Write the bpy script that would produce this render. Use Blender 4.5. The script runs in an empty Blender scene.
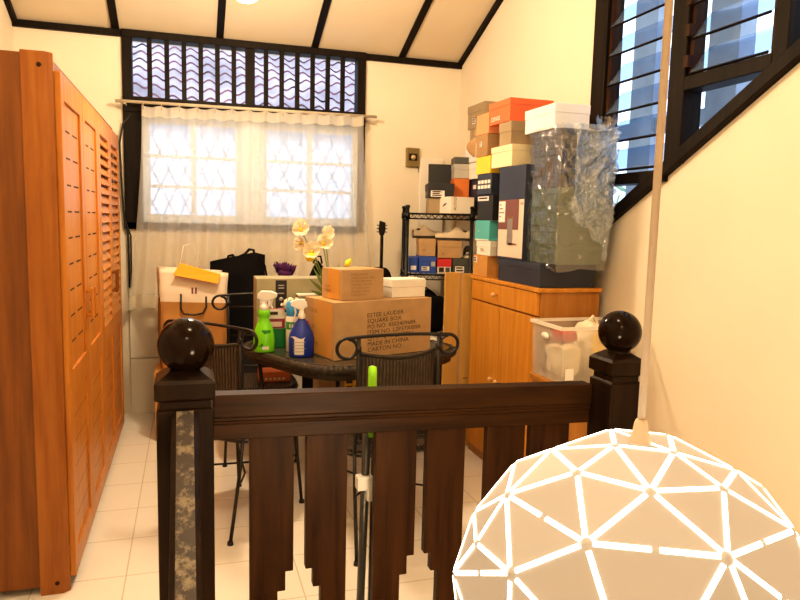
import bpy, bmesh, math, random
from mathutils import Vector, Matrix, noise
random.seed(7)
PI = math.pi
R = math.radians
scene = bpy.context.scene
COL = scene.collection

# ------------------------------------------------------------------ materials
def new_mat(name):
    m = bpy.data.materials.new(name); m.use_nodes = True
    nt = m.node_tree; b = nt.nodes['Principled BSDF']
    return m, nt, b

def mat(name, c, rough=.6, metal=0, var=.08, scale=6, bump=0, bscale=60, stretch=(1, 1, 1), spec=.5, emit=0, coat=0):
    m, nt, b = new_mat(name)
    N = nt.nodes; L = nt.links
    tc = N.new('ShaderNodeTexCoord'); mp = N.new('ShaderNodeMapping'); mp.inputs['Scale'].default_value = stretch
    L.new(tc.outputs['Object'], mp.inputs['Vector'])
    nz = N.new('ShaderNodeTexNoise'); nz.inputs['Scale'].default_value = scale; nz.inputs['Detail'].default_value = 5
    L.new(mp.outputs['Vector'], nz.inputs['Vector'])
    cr = N.new('ShaderNodeValToRGB')
    lo = [max(0, v * (1 - var * 1.6)) for v in c]; hi = [min(1, v * (1 + var)) for v in c]
    cr.color_ramp.elements[0].color = (*lo, 1); cr.color_ramp.elements[1].color = (*hi, 1)
    cr.color_ramp.elements[0].position = .3; cr.color_ramp.elements[1].position = .7
    L.new(nz.outputs['Fac'], cr.inputs['Fac']); L.new(cr.outputs['Color'], b.inputs['Base Color'])
    b.inputs['Roughness'].default_value = rough; b.inputs['Metallic'].default_value = metal
    b.inputs['Specular IOR Level'].default_value = spec
    if coat: b.inputs['Coat Weight'].default_value = coat; b.inputs['Coat Roughness'].default_value = .08
    if emit:
        L.new(cr.outputs['Color'], b.inputs['Emission Color']); b.inputs['Emission Strength'].default_value = emit
    if bump:
        n2 = N.new('ShaderNodeTexNoise'); n2.inputs['Scale'].default_value = bscale; n2.inputs['Detail'].default_value = 3
        L.new(mp.outputs['Vector'], n2.inputs['Vector'])
        bp = N.new('ShaderNodeBump'); bp.inputs['Strength'].default_value = bump; bp.inputs['Distance'].default_value = .01
        L.new(n2.outputs['Fac'], bp.inputs['Height']); L.new(bp.outputs['Normal'], b.inputs['Normal'])
    return m

def wood(name, c1, c2, rough=.4, axis='z', ring=9, coat=.1, spec=.35):
    m, nt, b = new_mat(name)
    N = nt.nodes; L = nt.links
    tc = N.new('ShaderNodeTexCoord'); mp = N.new('ShaderNodeMapping')
    s = {'x': (.7, 9, 9), 'y': (9, .7, 9), 'z': (9, 9, .7)}[axis]
    mp.inputs['Scale'].default_value = s
    L.new(tc.outputs['Object'], mp.inputs['Vector'])
    nz = N.new('ShaderNodeTexNoise'); nz.inputs['Scale'].default_value = ring * .35; nz.inputs['Detail'].default_value = 6; nz.inputs['Roughness'].default_value = .6
    nz.inputs['Distortion'].default_value = .4
    L.new(mp.outputs['Vector'], nz.inputs['Vector'])
    cr = N.new('ShaderNodeValToRGB')
    cr.color_ramp.elements[0].color = (*c1, 1); cr.color_ramp.elements[1].color = (*c2, 1)
    cr.color_ramp.elements[0].position = .33; cr.color_ramp.elements[1].position = .68
    L.new(nz.outputs['Fac'], cr.inputs['Fac']); L.new(cr.outputs['Color'], b.inputs['Base Color'])
    b.inputs['Roughness'].default_value = rough
    b.inputs['Coat Weight'].default_value = coat; b.inputs['Coat Roughness'].default_value = .15; b.inputs['Specular IOR Level'].default_value = spec
    bp = N.new('ShaderNodeBump'); bp.inputs['Strength'].default_value = .08; bp.inputs['Distance'].default_value = .004
    L.new(nz.outputs['Fac'], bp.inputs['Height']); L.new(bp.outputs['Normal'], b.inputs['Normal'])
    return m

def emis(name, c, s):
    m = bpy.data.materials.new(name); m.use_nodes = True
    nt = m.node_tree; nt.nodes.clear()
    o = nt.nodes.new('ShaderNodeOutputMaterial'); e = nt.nodes.new('ShaderNodeEmission')
    e.inputs['Color'].default_value = (*c, 1); e.inputs['Strength'].default_value = s
    nt.links.new(e.outputs[0], o.inputs[0]); return m

def tile_mat(name, tile, ox, oy, c, grout):
    m, nt, b = new_mat(name)
    N = nt.nodes; L = nt.links
    tc = N.new('ShaderNodeTexCoord'); sp = N.new('ShaderNodeSeparateXYZ'); L.new(tc.outputs['Object'], sp.inputs[0])
    ds = []
    for ax, off in (('X', ox), ('Y', oy)):
        a = N.new('ShaderNodeMath'); a.operation = 'SUBTRACT'; L.new(sp.outputs[ax], a.inputs[0]); a.inputs[1].default_value = off - tile * 40 - tile / 2
        d = N.new('ShaderNodeMath'); d.operation = 'DIVIDE'; L.new(a.outputs[0], d.inputs[0]); d.inputs[1].default_value = tile
        f = N.new('ShaderNodeMath'); f.operation = 'FRACT'; L.new(d.outputs[0], f.inputs[0])
        s = N.new('ShaderNodeMath'); s.operation = 'SUBTRACT'; L.new(f.outputs[0], s.inputs[0]); s.inputs[1].default_value = .5
        ab = N.new('ShaderNodeMath'); ab.operation = 'ABSOLUTE'; L.new(s.outputs[0], ab.inputs[0]); ds.append(ab)
    mn = N.new('ShaderNodeMath'); mn.operation = 'MINIMUM'; L.new(ds[0].outputs[0], mn.inputs[0]); L.new(ds[1].outputs[0], mn.inputs[1])
    lt = N.new('ShaderNodeMath'); lt.operation = 'LESS_THAN'; L.new(mn.outputs[0], lt.inputs[0]); lt.inputs[1].default_value = .0075
    nz = N.new('ShaderNodeTexNoise'); nz.inputs['Scale'].default_value = 3; L.new(tc.outputs['Object'], nz.inputs['Vector'])
    mx0 = N.new('ShaderNodeMix'); mx0.data_type = 'RGBA'; L.new(nz.outputs['Fac'], mx0.inputs[0])
    mx0.inputs[6].default_value = (*[v * .93 for v in c], 1); mx0.inputs[7].default_value = (*c, 1)
    mx = N.new('ShaderNodeMix'); mx.data_type = 'RGBA'; L.new(lt.outputs[0], mx.inputs[0])
    L.new(mx0.outputs[2], mx.inputs[6]); mx.inputs[7].default_value = (*grout, 1)
    L.new(mx.outputs[2], b.inputs['Base Color']); b.inputs['Roughness'].default_value = .22
    return m

def sheer(name, c, transp, transl, rough=.9):
    m = bpy.data.materials.new(name); m.use_nodes = True
    nt = m.node_tree; N = nt.nodes; L = nt.links; N.clear()
    o = N.new('ShaderNodeOutputMaterial'); d = N.new('ShaderNodeBsdfDiffuse'); t = N.new('ShaderNodeBsdfTranslucent'); tr = N.new('ShaderNodeBsdfTransparent')
    tc = N.new('ShaderNodeTexCoord'); w = N.new('ShaderNodeTexNoise'); w.inputs['Scale'].default_value = 90; L.new(tc.outputs['Object'], w.inputs['Vector'])
    cr = N.new('ShaderNodeValToRGB'); cr.color_ramp.elements[0].color = (*[v * .93 for v in c], 1); cr.color_ramp.elements[1].color = (*c, 1)
    L.new(w.outputs['Fac'], cr.inputs['Fac']); L.new(cr.outputs['Color'], d.inputs['Color']); L.new(cr.outputs['Color'], t.inputs['Color'])
    m1 = N.new('ShaderNodeMixShader'); m1.inputs[0].default_value = transl; L.new(d.outputs[0], m1.inputs[1]); L.new(t.outputs[0], m1.inputs[2])
    m2 = N.new('ShaderNodeMixShader'); m2.inputs[0].default_value = transp; L.new(m1.outputs[0], m2.inputs[1]); L.new(tr.outputs[0], m2.inputs[2])
    L.new(m2.outputs[0], o.inputs[0]); return m

def clear(name, c, gloss=.12, rough=.08, diffuse=0., bump=0, bscale=20, dcol=(.8, .8, .8)):
    m = bpy.data.materials.new(name); m.use_nodes = True
    nt = m.node_tree; N = nt.nodes; L = nt.links; N.clear()
    o = N.new('ShaderNodeOutputMaterial'); tr = N.new('ShaderNodeBsdfTransparent'); tr.inputs['Color'].default_value = (*c, 1)
    g = N.new('ShaderNodeBsdfGlossy'); g.inputs['Roughness'].default_value = rough
    m1 = N.new('ShaderNodeMixShader'); m1.inputs[0].default_value = gloss
    L.new(tr.outputs[0], m1.inputs[1]); L.new(g.outputs[0], m1.inputs[2]); last = m1
    tc = N.new('ShaderNodeTexCoord'); nz = N.new('ShaderNodeTexNoise'); nz.inputs['Scale'].default_value = bscale; nz.inputs['Detail'].default_value = 4; nz.inputs['Distortion'].default_value = 1.2
    L.new(tc.outputs['Object'], nz.inputs['Vector'])
    if bump:
        bp = N.new('ShaderNodeBump'); bp.inputs['Strength'].default_value = bump; bp.inputs['Distance'].default_value = .03
        L.new(nz.outputs['Fac'], bp.inputs['Height']); L.new(bp.outputs['Normal'], g.inputs['Normal'])
    if diffuse:
        d = N.new('ShaderNodeBsdfDiffuse'); d.inputs['Color'].default_value = (*dcol, 1)
        m2 = N.new('ShaderNodeMixShader'); m2.inputs[0].default_value = diffuse
        L.new(m1.outputs[0], m2.inputs[1]); L.new(d.outputs[0], m2.inputs[2]); last = m2
    L.new(last.outputs[0], o.inputs[0]); return m

def weave(name, c1, c2, scale=60, rough=.6):
    m, nt, b = new_mat(name); N = nt.nodes; L = nt.links
    tc = N.new('ShaderNodeTexCoord'); ck = N.new('ShaderNodeTexBrick')
    ck.inputs['Scale'].default_value = scale; ck.inputs['Color1'].default_value = (*c1, 1); ck.inputs['Color2'].default_value = (*c2, 1)
    ck.inputs['Mortar'].default_value = (*[v * .25 for v in c1], 1); ck.inputs['Mortar Size'].default_value = .06
    mp = N.new('ShaderNodeMapping'); mp.inputs['Rotation'].default_value = (R(90), 0, 0)
    L.new(tc.outputs['Object'], mp.inputs[0]); L.new(mp.outputs[0], ck.inputs['Vector'])
    L.new(ck.outputs['Color'], b.inputs['Base Color']); b.inputs['Roughness'].default_value = rough
    bp = N.new('ShaderNodeBump'); bp.inputs['Strength'].default_value = .5; bp.inputs['Distance'].default_value = .004; bp.invert = True
    L.new(ck.outputs['Fac'], bp.inputs['Height']); L.new(bp.outputs['Normal'], b.inputs['Normal'])
    return m

M = {}
M['wall'] = mat('wall_plaster', (.77, .70, .58), .85, var=.02, scale=2, bump=.05, bscale=40)
M['ceil'] = mat('ceiling_board', (.72, .62, .47), .85, var=.02, scale=2)
M['floor'] = tile_mat('floor_tile', .336, -.258, 2.802, (.90, .87, .81), (.62, .56, .47))
M['dado'] = mat('dado_white', (.80, .75, .64), .5, var=.02)
M['dark'] = wood('dark_stained_wood', (.006, .004, .0025), (.016, .010, .006), .55, 'z', coat=0, spec=.15)
M['railw'] = wood('rail_wood', (.019, .0085, .0032), (.052, .022, .007), .42, 'x', coat=.0, spec=.12)
M['slatw'] = wood('slat_wood', (.020, .008, .0028), (.056, .0225, .0065), .45, 'z', coat=.0, spec=.12)
M['newel'] = wood('newel_wood', (.009, .0046, .0022), (.024, .0115, .005), .33, 'z', coat=.0, spec=.15)
M['ball'] = mat('ball_varnish', (.012, .005, .002), .13, var=.3, scale=8, spec=.14)
M['worn'] = None
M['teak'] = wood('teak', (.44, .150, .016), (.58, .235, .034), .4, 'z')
M['teak_shaded'] = wood('teak_stile_shaded', (.27, .085, .010), (.38, .140, .020), .45, 'z')  # darker teak copy: the stile's weaker light is put into its colour
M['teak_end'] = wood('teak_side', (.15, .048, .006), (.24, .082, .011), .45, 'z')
M['slot'] = mat('slot_shadow', (.03, .012, .005), .9)
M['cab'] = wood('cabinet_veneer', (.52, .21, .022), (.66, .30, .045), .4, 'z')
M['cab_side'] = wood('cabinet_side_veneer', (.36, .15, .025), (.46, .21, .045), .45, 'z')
M['knob'] = mat('pale_knob', (.75, .48, .22), .4)
M['curtain'] = sheer('sheer_curtain', (.93, .89, .80), .52, .62)
M['rod'] = mat('rod', (.55, .47, .36), .45)
M['whiteframe'] = mat('white_frame', (.72, .84, 1.0), .5, var=.02)
M['grillec'] = mat('grille_paint', (.60, .66, .74), .5)
M['glass'] = clear('window_glass', (.95, .97, 1.0), .015, .02)
M['louvre'] = clear('louvre_glass', (.64, .76, .92), .10, .05, diffuse=.12, dcol=(.45, .58, .75))
M['rooftile'] = mat('roof_tile', (.42, .36, .41), .8, var=.28, scale=1.6)
M['outwall'] = mat('outside_wall', (.92, .94, 1.0), .8, var=.02)
M['outpost'] = mat('outside_post', (.30, .36, .46), .8, var=.1)
M['leaf_out'] = mat('outside_leaf', (.20, .32, .20), .7, var=.4, scale=10)
M['kraft'] = mat('kraft', (.47, .305, .15), .75, var=.06, scale=12)
M['kraft2'] = mat('kraft_dark', (.36, .22, .10), .75, var=.06, scale=12)
M['kraft3'] = mat('kraft_orange', (.55, .28, .075), .75, var=.06, scale=12)
M['board'] = mat('cardboard_sheet', (.58, .34, .09), .7, var=.06, scale=5, stretch=(6, 6, .5))
M['tape_and_bounce'] = mat('brown_tape_and_bounce', (.60, .31, .075), .35, var=.04)
M['ink'] = mat('black_ink', (.05, .03, .015), .8)
M['ink2'] = mat('faded_ink', (.24, .14, .06), .8)
M['white'] = mat('white_card', (.82, .78, .70), .6, var=.03)
M['white2'] = mat('white_card_cool', (.80, .80, .80), .55, var=.03)
M['cream'] = mat('cream_card', (.80, .70, .46), .6, var=.03)
M['orange'] = mat('orange_card', (.86, .17, .055), .55, var=.04)
M['orange2'] = mat('orange_brown_card', (.60, .17, .03), .6, var=.05)
M['peach'] = mat('peach_card', (.82, .31, .14), .65, var=.04)
M['taupe'] = mat('taupe_card', (.36, .27, .16), .7, var=.05)
M['navy'] = mat('navy_card', (.030, .037, .065), .5, var=.08)
M['black'] = mat('black_card', (.018, .018, .022), .55, var=.1)
M['blackfab'] = mat('black_fabric', (.011, .010, .011), .95, var=.2, bump=.2, bscale=120, spec=.1)
M['grey'] = mat('grey_card', (.42, .40, .36), .6, var=.05)
M['dkgrey'] = mat('dark_grey_card', (.07, .075, .07), .6, var=.08)
M['teal'] = mat('teal_card', (.10, .45, .46), .55, var=.04)
M['yellow'] = mat('yellow_card', (.88, .58, .05), .55, var=.04)
M['green_g'] = mat('sage_card', (.10, .135, .095), .6, var=.08)
M['grey_g'] = mat('slate_card', (.085, .083, .08), .6, var=.08)
M['blue'] = mat('blue_card', (.02, .075, .38), .5, var=.05)
M['red'] = mat('red_card', (.55, .03, .035), .5, var=.05)
M['plum'] = mat('plum_print', (.20, .075, .065), .5, var=.03)
M['palepink'] = mat('pale_pink_print', (.74, .60, .50), .5, var=.03)
M['speaker'] = mat('speaker_grey', (.25, .22, .21), .5)
M['iron'] = mat('wrought_iron', (.009, .006, .0045), .42, metal=.0, var=.2)
M['wicker'] = weave('wicker_dark', (.055, .038, .022), (.085, .058, .034), 45)
M['wickerback'] = None
M['tableglass'] = mat('table_glass', (.055, .05, .04), .08, var=.02)
M['metal'] = mat('rack_black', (.008, .008, .008), .4, metal=.3)
M['polegrey'] = mat('pole_grey', (.085, .08, .07), .35, metal=.4)
M['lime'] = mat('lime_plastic', (.30, .72, .02), .35, var=.03)
M['limeb'] = mat('lime_bottle', (.22, .75, .02), .25, var=.03)
M['limedk'] = mat('green_label', (.03, .26, .02), .5, var=.2, scale=30)
M['greenp'] = mat('green_plastic', (.008, .19, .05), .4, var=.04)
M['bluep'] = mat('blue_plastic', (.015, .045, .36), .3, var=.04)
M['skyp'] = mat('light_blue_plastic', (.06, .34, .72), .35, var=.04)
M['whitep'] = mat('white_plastic', (.85, .83, .78), .35, var=.02)
M['labelw'] = mat('white_label', (.80, .76, .72), .5, var=.03)
M['labelg'] = mat('label_green', (.05, .42, .12), .5)
M['olive'] = mat('olive_box', (.36, .33, .21), .6, var=.04)
M['pink'] = mat('magenta_print', (.35, .05, .10), .5, var=.1)
M['paperw'] = mat('bag_white_paper', (.80, .68, .55), .7, var=.03, bump=.3, bscale=12)
M['paperk'] = mat('bag_kraft_paper', (.45, .22, .06), .7, var=.06, bump=.3, bscale=12)
M['env'] = mat('yellow_orange_paper', (.98, .39, .01), .5, var=.02)
M['petal'] = sheer('poppy_petal', (.97, .88, .68), .0, .45)
M['petaly'] = mat('yellow_petal', (.92, .70, .02), .5, var=.06)
M['stamen'] = mat('stamen', (.75, .55, .05), .7, var=.3, scale=50)
M['stem'] = mat('stem_green', (.16, .24, .05), .6, var=.2)
M['vase'] = mat('vase_glaze', (.55, .58, .12), .25, var=.05)
M['purple'] = mat('purple_fringe', (.10, .02, .12), .9, var=.3)
M['bin'] = clear('frosted_bin', (.92, .90, .85), .08, .25, diffuse=.30, dcol=(.80, .76, .68))
M['binrim'] = mat('bin_rim', (.78, .74, .66), .4, var=.03)
M['wrap'] = clear('plastic_wrap', (.93, .95, .97), .20, .09, diffuse=.0, bump=.35, bscale=22)
M['brass'] = mat('olive_brass', (.24, .18, .07), .5, metal=.3, var=.1)
M['brassl'] = mat('pale_brass', (.55, .45, .28), .3, metal=.5)
M['shade'] = None
M['cord'] = mat('beige_cord', (.62, .50, .38), .5, var=.03)
M['shoe'] = mat('shoe_beige', (.62, .52, .38), .7, var=.05)
M['shoedk'] = mat('shoe_dark', (.045, .035, .028), .7, var=.1)
M['tissue'] = mat('tissue', (.85, .76, .60), .9, var=.04)
M['plasticbag'] = mat('white_plastic_bag', (.62, .60, .55), .4, var=.1, bump=.6, bscale=25)
M['guitar'] = mat('guitar_black', (.010, .009, .009), .25, var=.1)
M['cable'] = mat('black_cable', (.015, .013, .012), .6)

def worn_mat():
    m, nt, b = new_mat('worn_handrail'); N = nt.nodes; L = nt.links
    tc = N.new('ShaderNodeTexCoord'); n = N.new('ShaderNodeTexNoise'); n.inputs['Scale'].default_value = 26; n.inputs['Detail'].default_value = 8; n.inputs['Roughness'].default_value = .75
    L.new(tc.outputs['Object'], n.inputs['Vector'])
    cr = N.new('ShaderNodeValToRGB'); e = cr.color_ramp.elements
    e[0].color = (.022, .012, .007, 1); e[0].position = .50; e[1].color = (.17, .135, .085, 1); e[1].position = .60
    L.new(n.outputs['Fac'], cr.inputs['Fac']); L.new(cr.outputs['Color'], b.inputs['Base Color']); b.inputs['Roughness'].default_value = .4
    return m
M['worn'] = worn_mat()

def rib_mat():
    m, nt, b = new_mat('woven_back'); N = nt.nodes; L = nt.links
    tc = N.new('ShaderNodeTexCoord'); w = N.new('ShaderNodeTexWave'); w.wave_type = 'BANDS'; w.bands_direction = 'X'
    w.inputs['Scale'].default_value = 22; w.inputs['Distortion'].default_value = .6; w.inputs['Detail'].default_value = 2
    L.new(tc.outputs['Object'], w.inputs['Vector'])
    n = N.new('ShaderNodeTexNoise'); n.inputs['Scale'].default_value = 40; L.new(tc.outputs['Object'], n.inputs['Vector'])
    mx = N.new('ShaderNodeMath'); mx.operation = 'MULTIPLY'; L.new(w.outputs['Fac'], mx.inputs[0]); L.new(n.outputs['Fac'], mx.inputs[1])
    cr = N.new('ShaderNodeValToRGB'); cr.color_ramp.elements[0].color = (.012, .008, .005, 1); cr.color_ramp.elements[1].color = (.095, .062, .036, 1); cr.color_ramp.elements[1].position = .6
    L.new(mx.outputs[0], cr.inputs['Fac']); L.new(cr.outputs['Color'], b.inputs['Base Color']); b.inputs['Roughness'].default_value = .5
    bp = N.new('ShaderNodeBump'); bp.inputs['Strength'].default_value = .6; bp.inputs['Distance'].default_value = .005
    L.new(w.outputs['Fac'], bp.inputs['Height']); L.new(bp.outputs['Normal'], b.inputs['Normal'])
    return m
M['wickerback'] = rib_mat()

def shade_mat():
    m, nt, b = new_mat('lamp_shade_panel'); N = nt.nodes; L = nt.links
    b.inputs['Base Color'].default_value = (.30, .27, .23, 1); b.inputs['Roughness'].default_value = .5
    n = N.new('ShaderNodeTexNoise'); n.inputs['Scale'].default_value = 5
    tc = N.new('ShaderNodeTexCoord'); L.new(tc.outputs['Object'], n.inputs['Vector'])
    cr = N.new('ShaderNodeValToRGB'); cr.color_ramp.elements[0].color = (.95, .72, .50, 1); cr.color_ramp.elements[1].color = (1, .78, .56, 1)
    L.new(n.outputs['Fac'], cr.inputs['Fac']); L.new(cr.outputs['Color'], b.inputs['Emission Color']); b.inputs['Emission Strength'].default_value = .27
    return m
M['shade'] = shade_mat()
M['slit'] = emis('light_slit', (1, .90, .72), 6)
M['globe'] = emis('lamp_globe', (1, .86, .62), 14)

# ------------------------------------------------------------------ mesh builder
class MB:
    def __init__(s, mats=None):
        s.bm = bmesh.new(); s.mi = 0
    def _fin(s, geom, smooth=False):
        for f in geom:
            f.material_index = s.mi; f.smooth = smooth
    def box(s, x0, x1, y0, y1, z0, z1, m=None):
        vs = [Vector(p) for p in ((x0, y0, z0), (x1, y0, z0), (x1, y1, z0), (x0, y1, z0), (x0, y0, z1), (x1, y0, z1), (x1, y1, z1), (x0, y1, z1))]
        if m: vs = [m @ v for v in vs]
        v = [s.bm.verts.new(p) for p in vs]
        s._fin([s.bm.faces.new([v[i] for i in q]) for q in ((3, 2, 1, 0), (4, 5, 6, 7), (0, 1, 5, 4), (1, 2, 6, 5), (2, 3, 7, 6), (3, 0, 4, 7))])
        return s
    def quad(s, pts):
        s._fin([s.bm.faces.new([s.bm.verts.new(Vector(p)) for p in pts])]); return s
    def prism(s, pts, d):
        """polygon pts (3D) extruded by vector d"""
        d = Vector(d); a = [s.bm.verts.new(Vector(p)) for p in pts]; b = [s.bm.verts.new(Vector(p) + d) for p in pts]
        n = len(a); fs = [s.bm.faces.new(a[::-1]), s.bm.faces.new(b)]
        for i in range(n): fs.append(s.bm.faces.new([a[i], a[(i + 1) % n], b[(i + 1) % n], b[i]]))
        s._fin(fs); return s
    def lathe(s, prof, o=(0, 0, 0), seg=20, m=None, sx=1, sy=1):
        o = Vector(o); rings = []
        for r, z in prof:
            if r < 1e-5: ring = [s.bm.verts.new((m @ Vector((0, 0, z)) if m else Vector((0, 0, z))) + o)]
            else:
                ring = []
                for k in range(seg):
                    p = Vector((r * sx * math.cos(2 * PI * k / seg), r * sy * math.sin(2 * PI * k / seg), z))
                    ring.append(s.bm.verts.new((m @ p if m else p) + o))
            rings.append(ring)
        fs = []
        for a, b in zip(rings, rings[1:]):
            for k in range(seg):
                k2 = (k + 1) % seg
                if len(a) == 1 and len(b) == 1: continue
                if len(a) == 1: fs.append(s.bm.faces.new([a[0], b[k2], b[k]]))
                elif len(b) == 1: fs.append(s.bm.faces.new([a[k], a[k2], b[0]]))
                else: fs.append(s.bm.faces.new([a[k], a[k2], b[k2], b[k]]))
        s._fin(fs, True); return s
    def sphere(s, c, r, seg=20, sx=1, sy=1, sz=1, m=None):
        n = max(6, seg // 2)
        prof = [(r * math.sin(PI * i / n), -r * sz * math.cos(PI * i / n)) for i in range(n + 1)]
        prof[0] = (0, prof[0][1]); prof[-1] = (0, prof[-1][1])
        return s.lathe(prof, c, seg, m, sx, sy)
    def tube(s, pts, r, seg=8, close=False):
        pts = [Vector(p) for p in pts]; n = len(pts)
        rs = r if isinstance(r, (list, tuple)) else [r] * n
        rings = []; up = None
        for i, p in enumerate(pts):
            t = (pts[min(i + 1, n - 1)] - pts[max(i - 1, 0)]) if not close else (pts[(i + 1) % n] - pts[i - 1])
            t.normalize()
            if up is None:
                up = Vector((0, 0, 1)) if abs(t.z) < .9 else Vector((1, 0, 0))
            a = t.cross(up); 
            if a.length < 1e-4: a = t.cross(Vector((0, 1, 0)))
            a.normalize(); b = a.cross(t); up = b
            rings.append([s.bm.verts.new(p + rs[i] * (math.cos(2 * PI * k / seg) * a + math.sin(2 * PI * k / seg) * b)) for k in range(seg)])
        fs = []
        rr = list(zip(rings, rings[1:])) + ([(rings[-1], rings[0])] if close else [])
        for A, B in rr:
            for k in range(seg): fs.append(s.bm.faces.new([A[k], A[(k + 1) % seg], B[(k + 1) % seg], B[k]]))
        if not close:
            fs.append(s.bm.faces.new(rings[0][::-1])); fs.append(s.bm.faces.new(rings[-1]))
        s._fin(fs, True); return s
    def grid(s, fn, nu, nv, smooth=True):
        g = [[s.bm.verts.new(Vector(fn(i / nu, j / nv))) for j in range(nv + 1)] for i in range(nu + 1)]
        fs = []
        for i in range(nu):
            for j in range(nv): fs.append(s.bm.faces.new([g[i][j], g[i + 1][j], g[i + 1][j + 1], g[i][j + 1]]))
        s._fin(fs, smooth); return s
    def text(s, body, size, mtx, align='LEFT', sx=1):
        cu = bpy.data.curves.new('lettering', 'FONT'); cu.body = body; cu.size = size; cu.align_x = align; cu.resolution_u = 2
        ob = bpy.data.objects.new('lettering', cu); COL.objects.link(ob)
        bpy.context.view_layer.update()
        dg = bpy.context.evaluated_depsgraph_get(); me = ob.evaluated_get(dg).to_mesh()
        vs = [s.bm.verts.new(mtx @ Vector((v.co.x * sx, v.co.y, 0))) for v in me.vertices]
        for p in me.polygons:
            try: s._fin([s.bm.faces.new([vs[i] for i in p.vertices])])
            except ValueError: pass
        ob.evaluated_get(dg).to_mesh_clear()
        bpy.data.objects.remove(ob); bpy.data.curves.remove(cu)
        return s
    def build(s, name, mats, parent=None, bevel=0, loc=None, rz=0, subsurf=0, recalc=True):
        if recalc: bmesh.ops.recalc_face_normals(s.bm, faces=s.bm.faces)
        me = bpy.data.meshes.new(name); s.bm.to_mesh(me); s.bm.free()
        for m in (mats if isinstance(mats, (list, tuple)) else [mats]): me.materials.append(m)
        o = bpy.data.objects.new(name, me); COL.objects.link(o)
        if parent: o.parent = parent
        if loc: o.location = loc
        if rz: o.rotation_euler.z = rz
        if bevel:
            b = o.modifiers.new('bevel', 'BEVEL'); b.width = bevel; b.segments = 2; b.limit_method = 'ANGLE'; b.angle_limit = R(50)
        if subsurf:
            b = o.modifiers.new('sub', 'SUBSURF'); b.levels = subsurf; b.render_levels = subsurf
        return o

def tag(o, label, cat, group=None, kind=None):
    o['label'] = label; o['category'] = cat
    if group: o['group'] = group
    if kind: o['kind'] = kind
    return o
def thing(name, label, cat, loc=(0, 0, 0), rz=0, group=None):
    o = bpy.data.objects.new(name, None); COL.objects.link(o); o.empty_display_size = .05
    o.location = loc; o.rotation_euler.z = rz
    return tag(o, label, cat, group)
def struct(o, label=None):
    o['kind'] = 'structure'
    if label: o['label'] = label
    return o
def dup(root, loc, rz, label, group=None):
    r = root.copy(); COL.objects.link(r); r.location = loc; r.rotation_euler.z = rz; r['label'] = label
    if group: r['group'] = group
    for ch in list(root.children):
        c = ch.copy(); COL.objects.link(c); c.parent = r
        for g in list(ch.children):
            d = g.copy(); COL.objects.link(d); d.parent = c
    return r
def MX(origin, ex, ey):
    """matrix with local x along ex, y along ey"""
    ex = Vector(ex).normalized(); ey = Vector(ey).normalized(); ez = ex.cross(ey)
    m = Matrix((ex, ey, ez)).transposed().to_4x4(); m.translation = Vector(origin); return m

# ------------------------------------------------------------------ room shell
XL, XR, YB, YF = -1.10, 2.10, 5.24, -1.3
ZW = 2.72; SL = .41
def ceil_z(y): return ZW + SL * (YB - y)

struct(MB().box(XL, XR, 1.66, YB, -.15, 0).box(XL, -.10, YF, 1.66, -.15, 0).build('floor', M['floor']))
struct(MB().box(XL, XR, YF, YB, -2.75, -2.6).build('floor_lower', M['floor']), 'lower floor down the stairwell')
# left wall
struct(MB().prism([(XL, YF, -2.6), (XL, YB + .12, -2.6), (XL, YB + .12, 3.0), (XL, YF, 5.7)], (-.12, 0, 0)).build('wall_left', M['wall']))
struct(MB().box(XL - .12, XR + .12, YF - .12, YF, -2.6, 5.7).build('wall_front', M['wall']))
# back wall with window opening x -.43..1.31 , z 1.35..2.69
wx0, wx1, wz0, wz1 = -.43, 1.31, 1.35, 2.72
b = MB()
b.box(XL, wx0, YB, YB + .12, -2.6, 2.95); b.box(wx1, XR, YB, YB + .12, -2.6, 2.95)
b.box(wx0, wx1, YB, YB + .12, -2.6, wz0); b.box(wx0, wx1, YB, YB + .12, wz1, 2.95)
struct(b.build('wall_back', M['wall']))
# right wall with slanted window opening
ws = lambda y: 1.365 + (3.27 - y) * .555        # slope of lower edge
WY0, WY1, WZ1 = 3.27, 1.25, 2.95
b = MB()
b.prism([(XR, WY0, -2.6), (XR, YB + .12, -2.6), (XR, YB + .12, 3.0), (XR, WY0, ceil_z(WY0) + .3)], (.12, 0, 0))
b.prism([(XR, WY1, -2.6), (XR, WY0, -2.6), (XR, WY0, ws(WY0)), (XR, WY1, ws(WY1))], (.12, 0, 0))
b.prism([(XR, WY1, WZ1), (XR, WY0, WZ1), (XR, WY0, ceil_z(WY0) + .3), (XR, WY1, ceil_z(WY1) + .3)], (.12, 0, 0))
b.prism([(XR, YF, -2.6), (XR, WY1, -2.6), (XR, WY1, ceil_z(WY1) + .3), (XR, YF, ceil_z(YF) + .3)], (.12, 0, 0))
struct(b.build('wall_right', M['wall']))
# ceiling (pitched)
struct(MB().prism([(XL - .1, YF - .1, ceil_z(YF - .1)), (XL - .1, YB + .12, ceil_z(YB + .12)), (XL - .1, YB + .12, ceil_z(YB + .12) + .1), (XL - .1, YF - .1, ceil_z(YF - .1) + .1)], (XR - XL + .2, 0, 0)).build('ceiling', M['ceil']))
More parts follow.
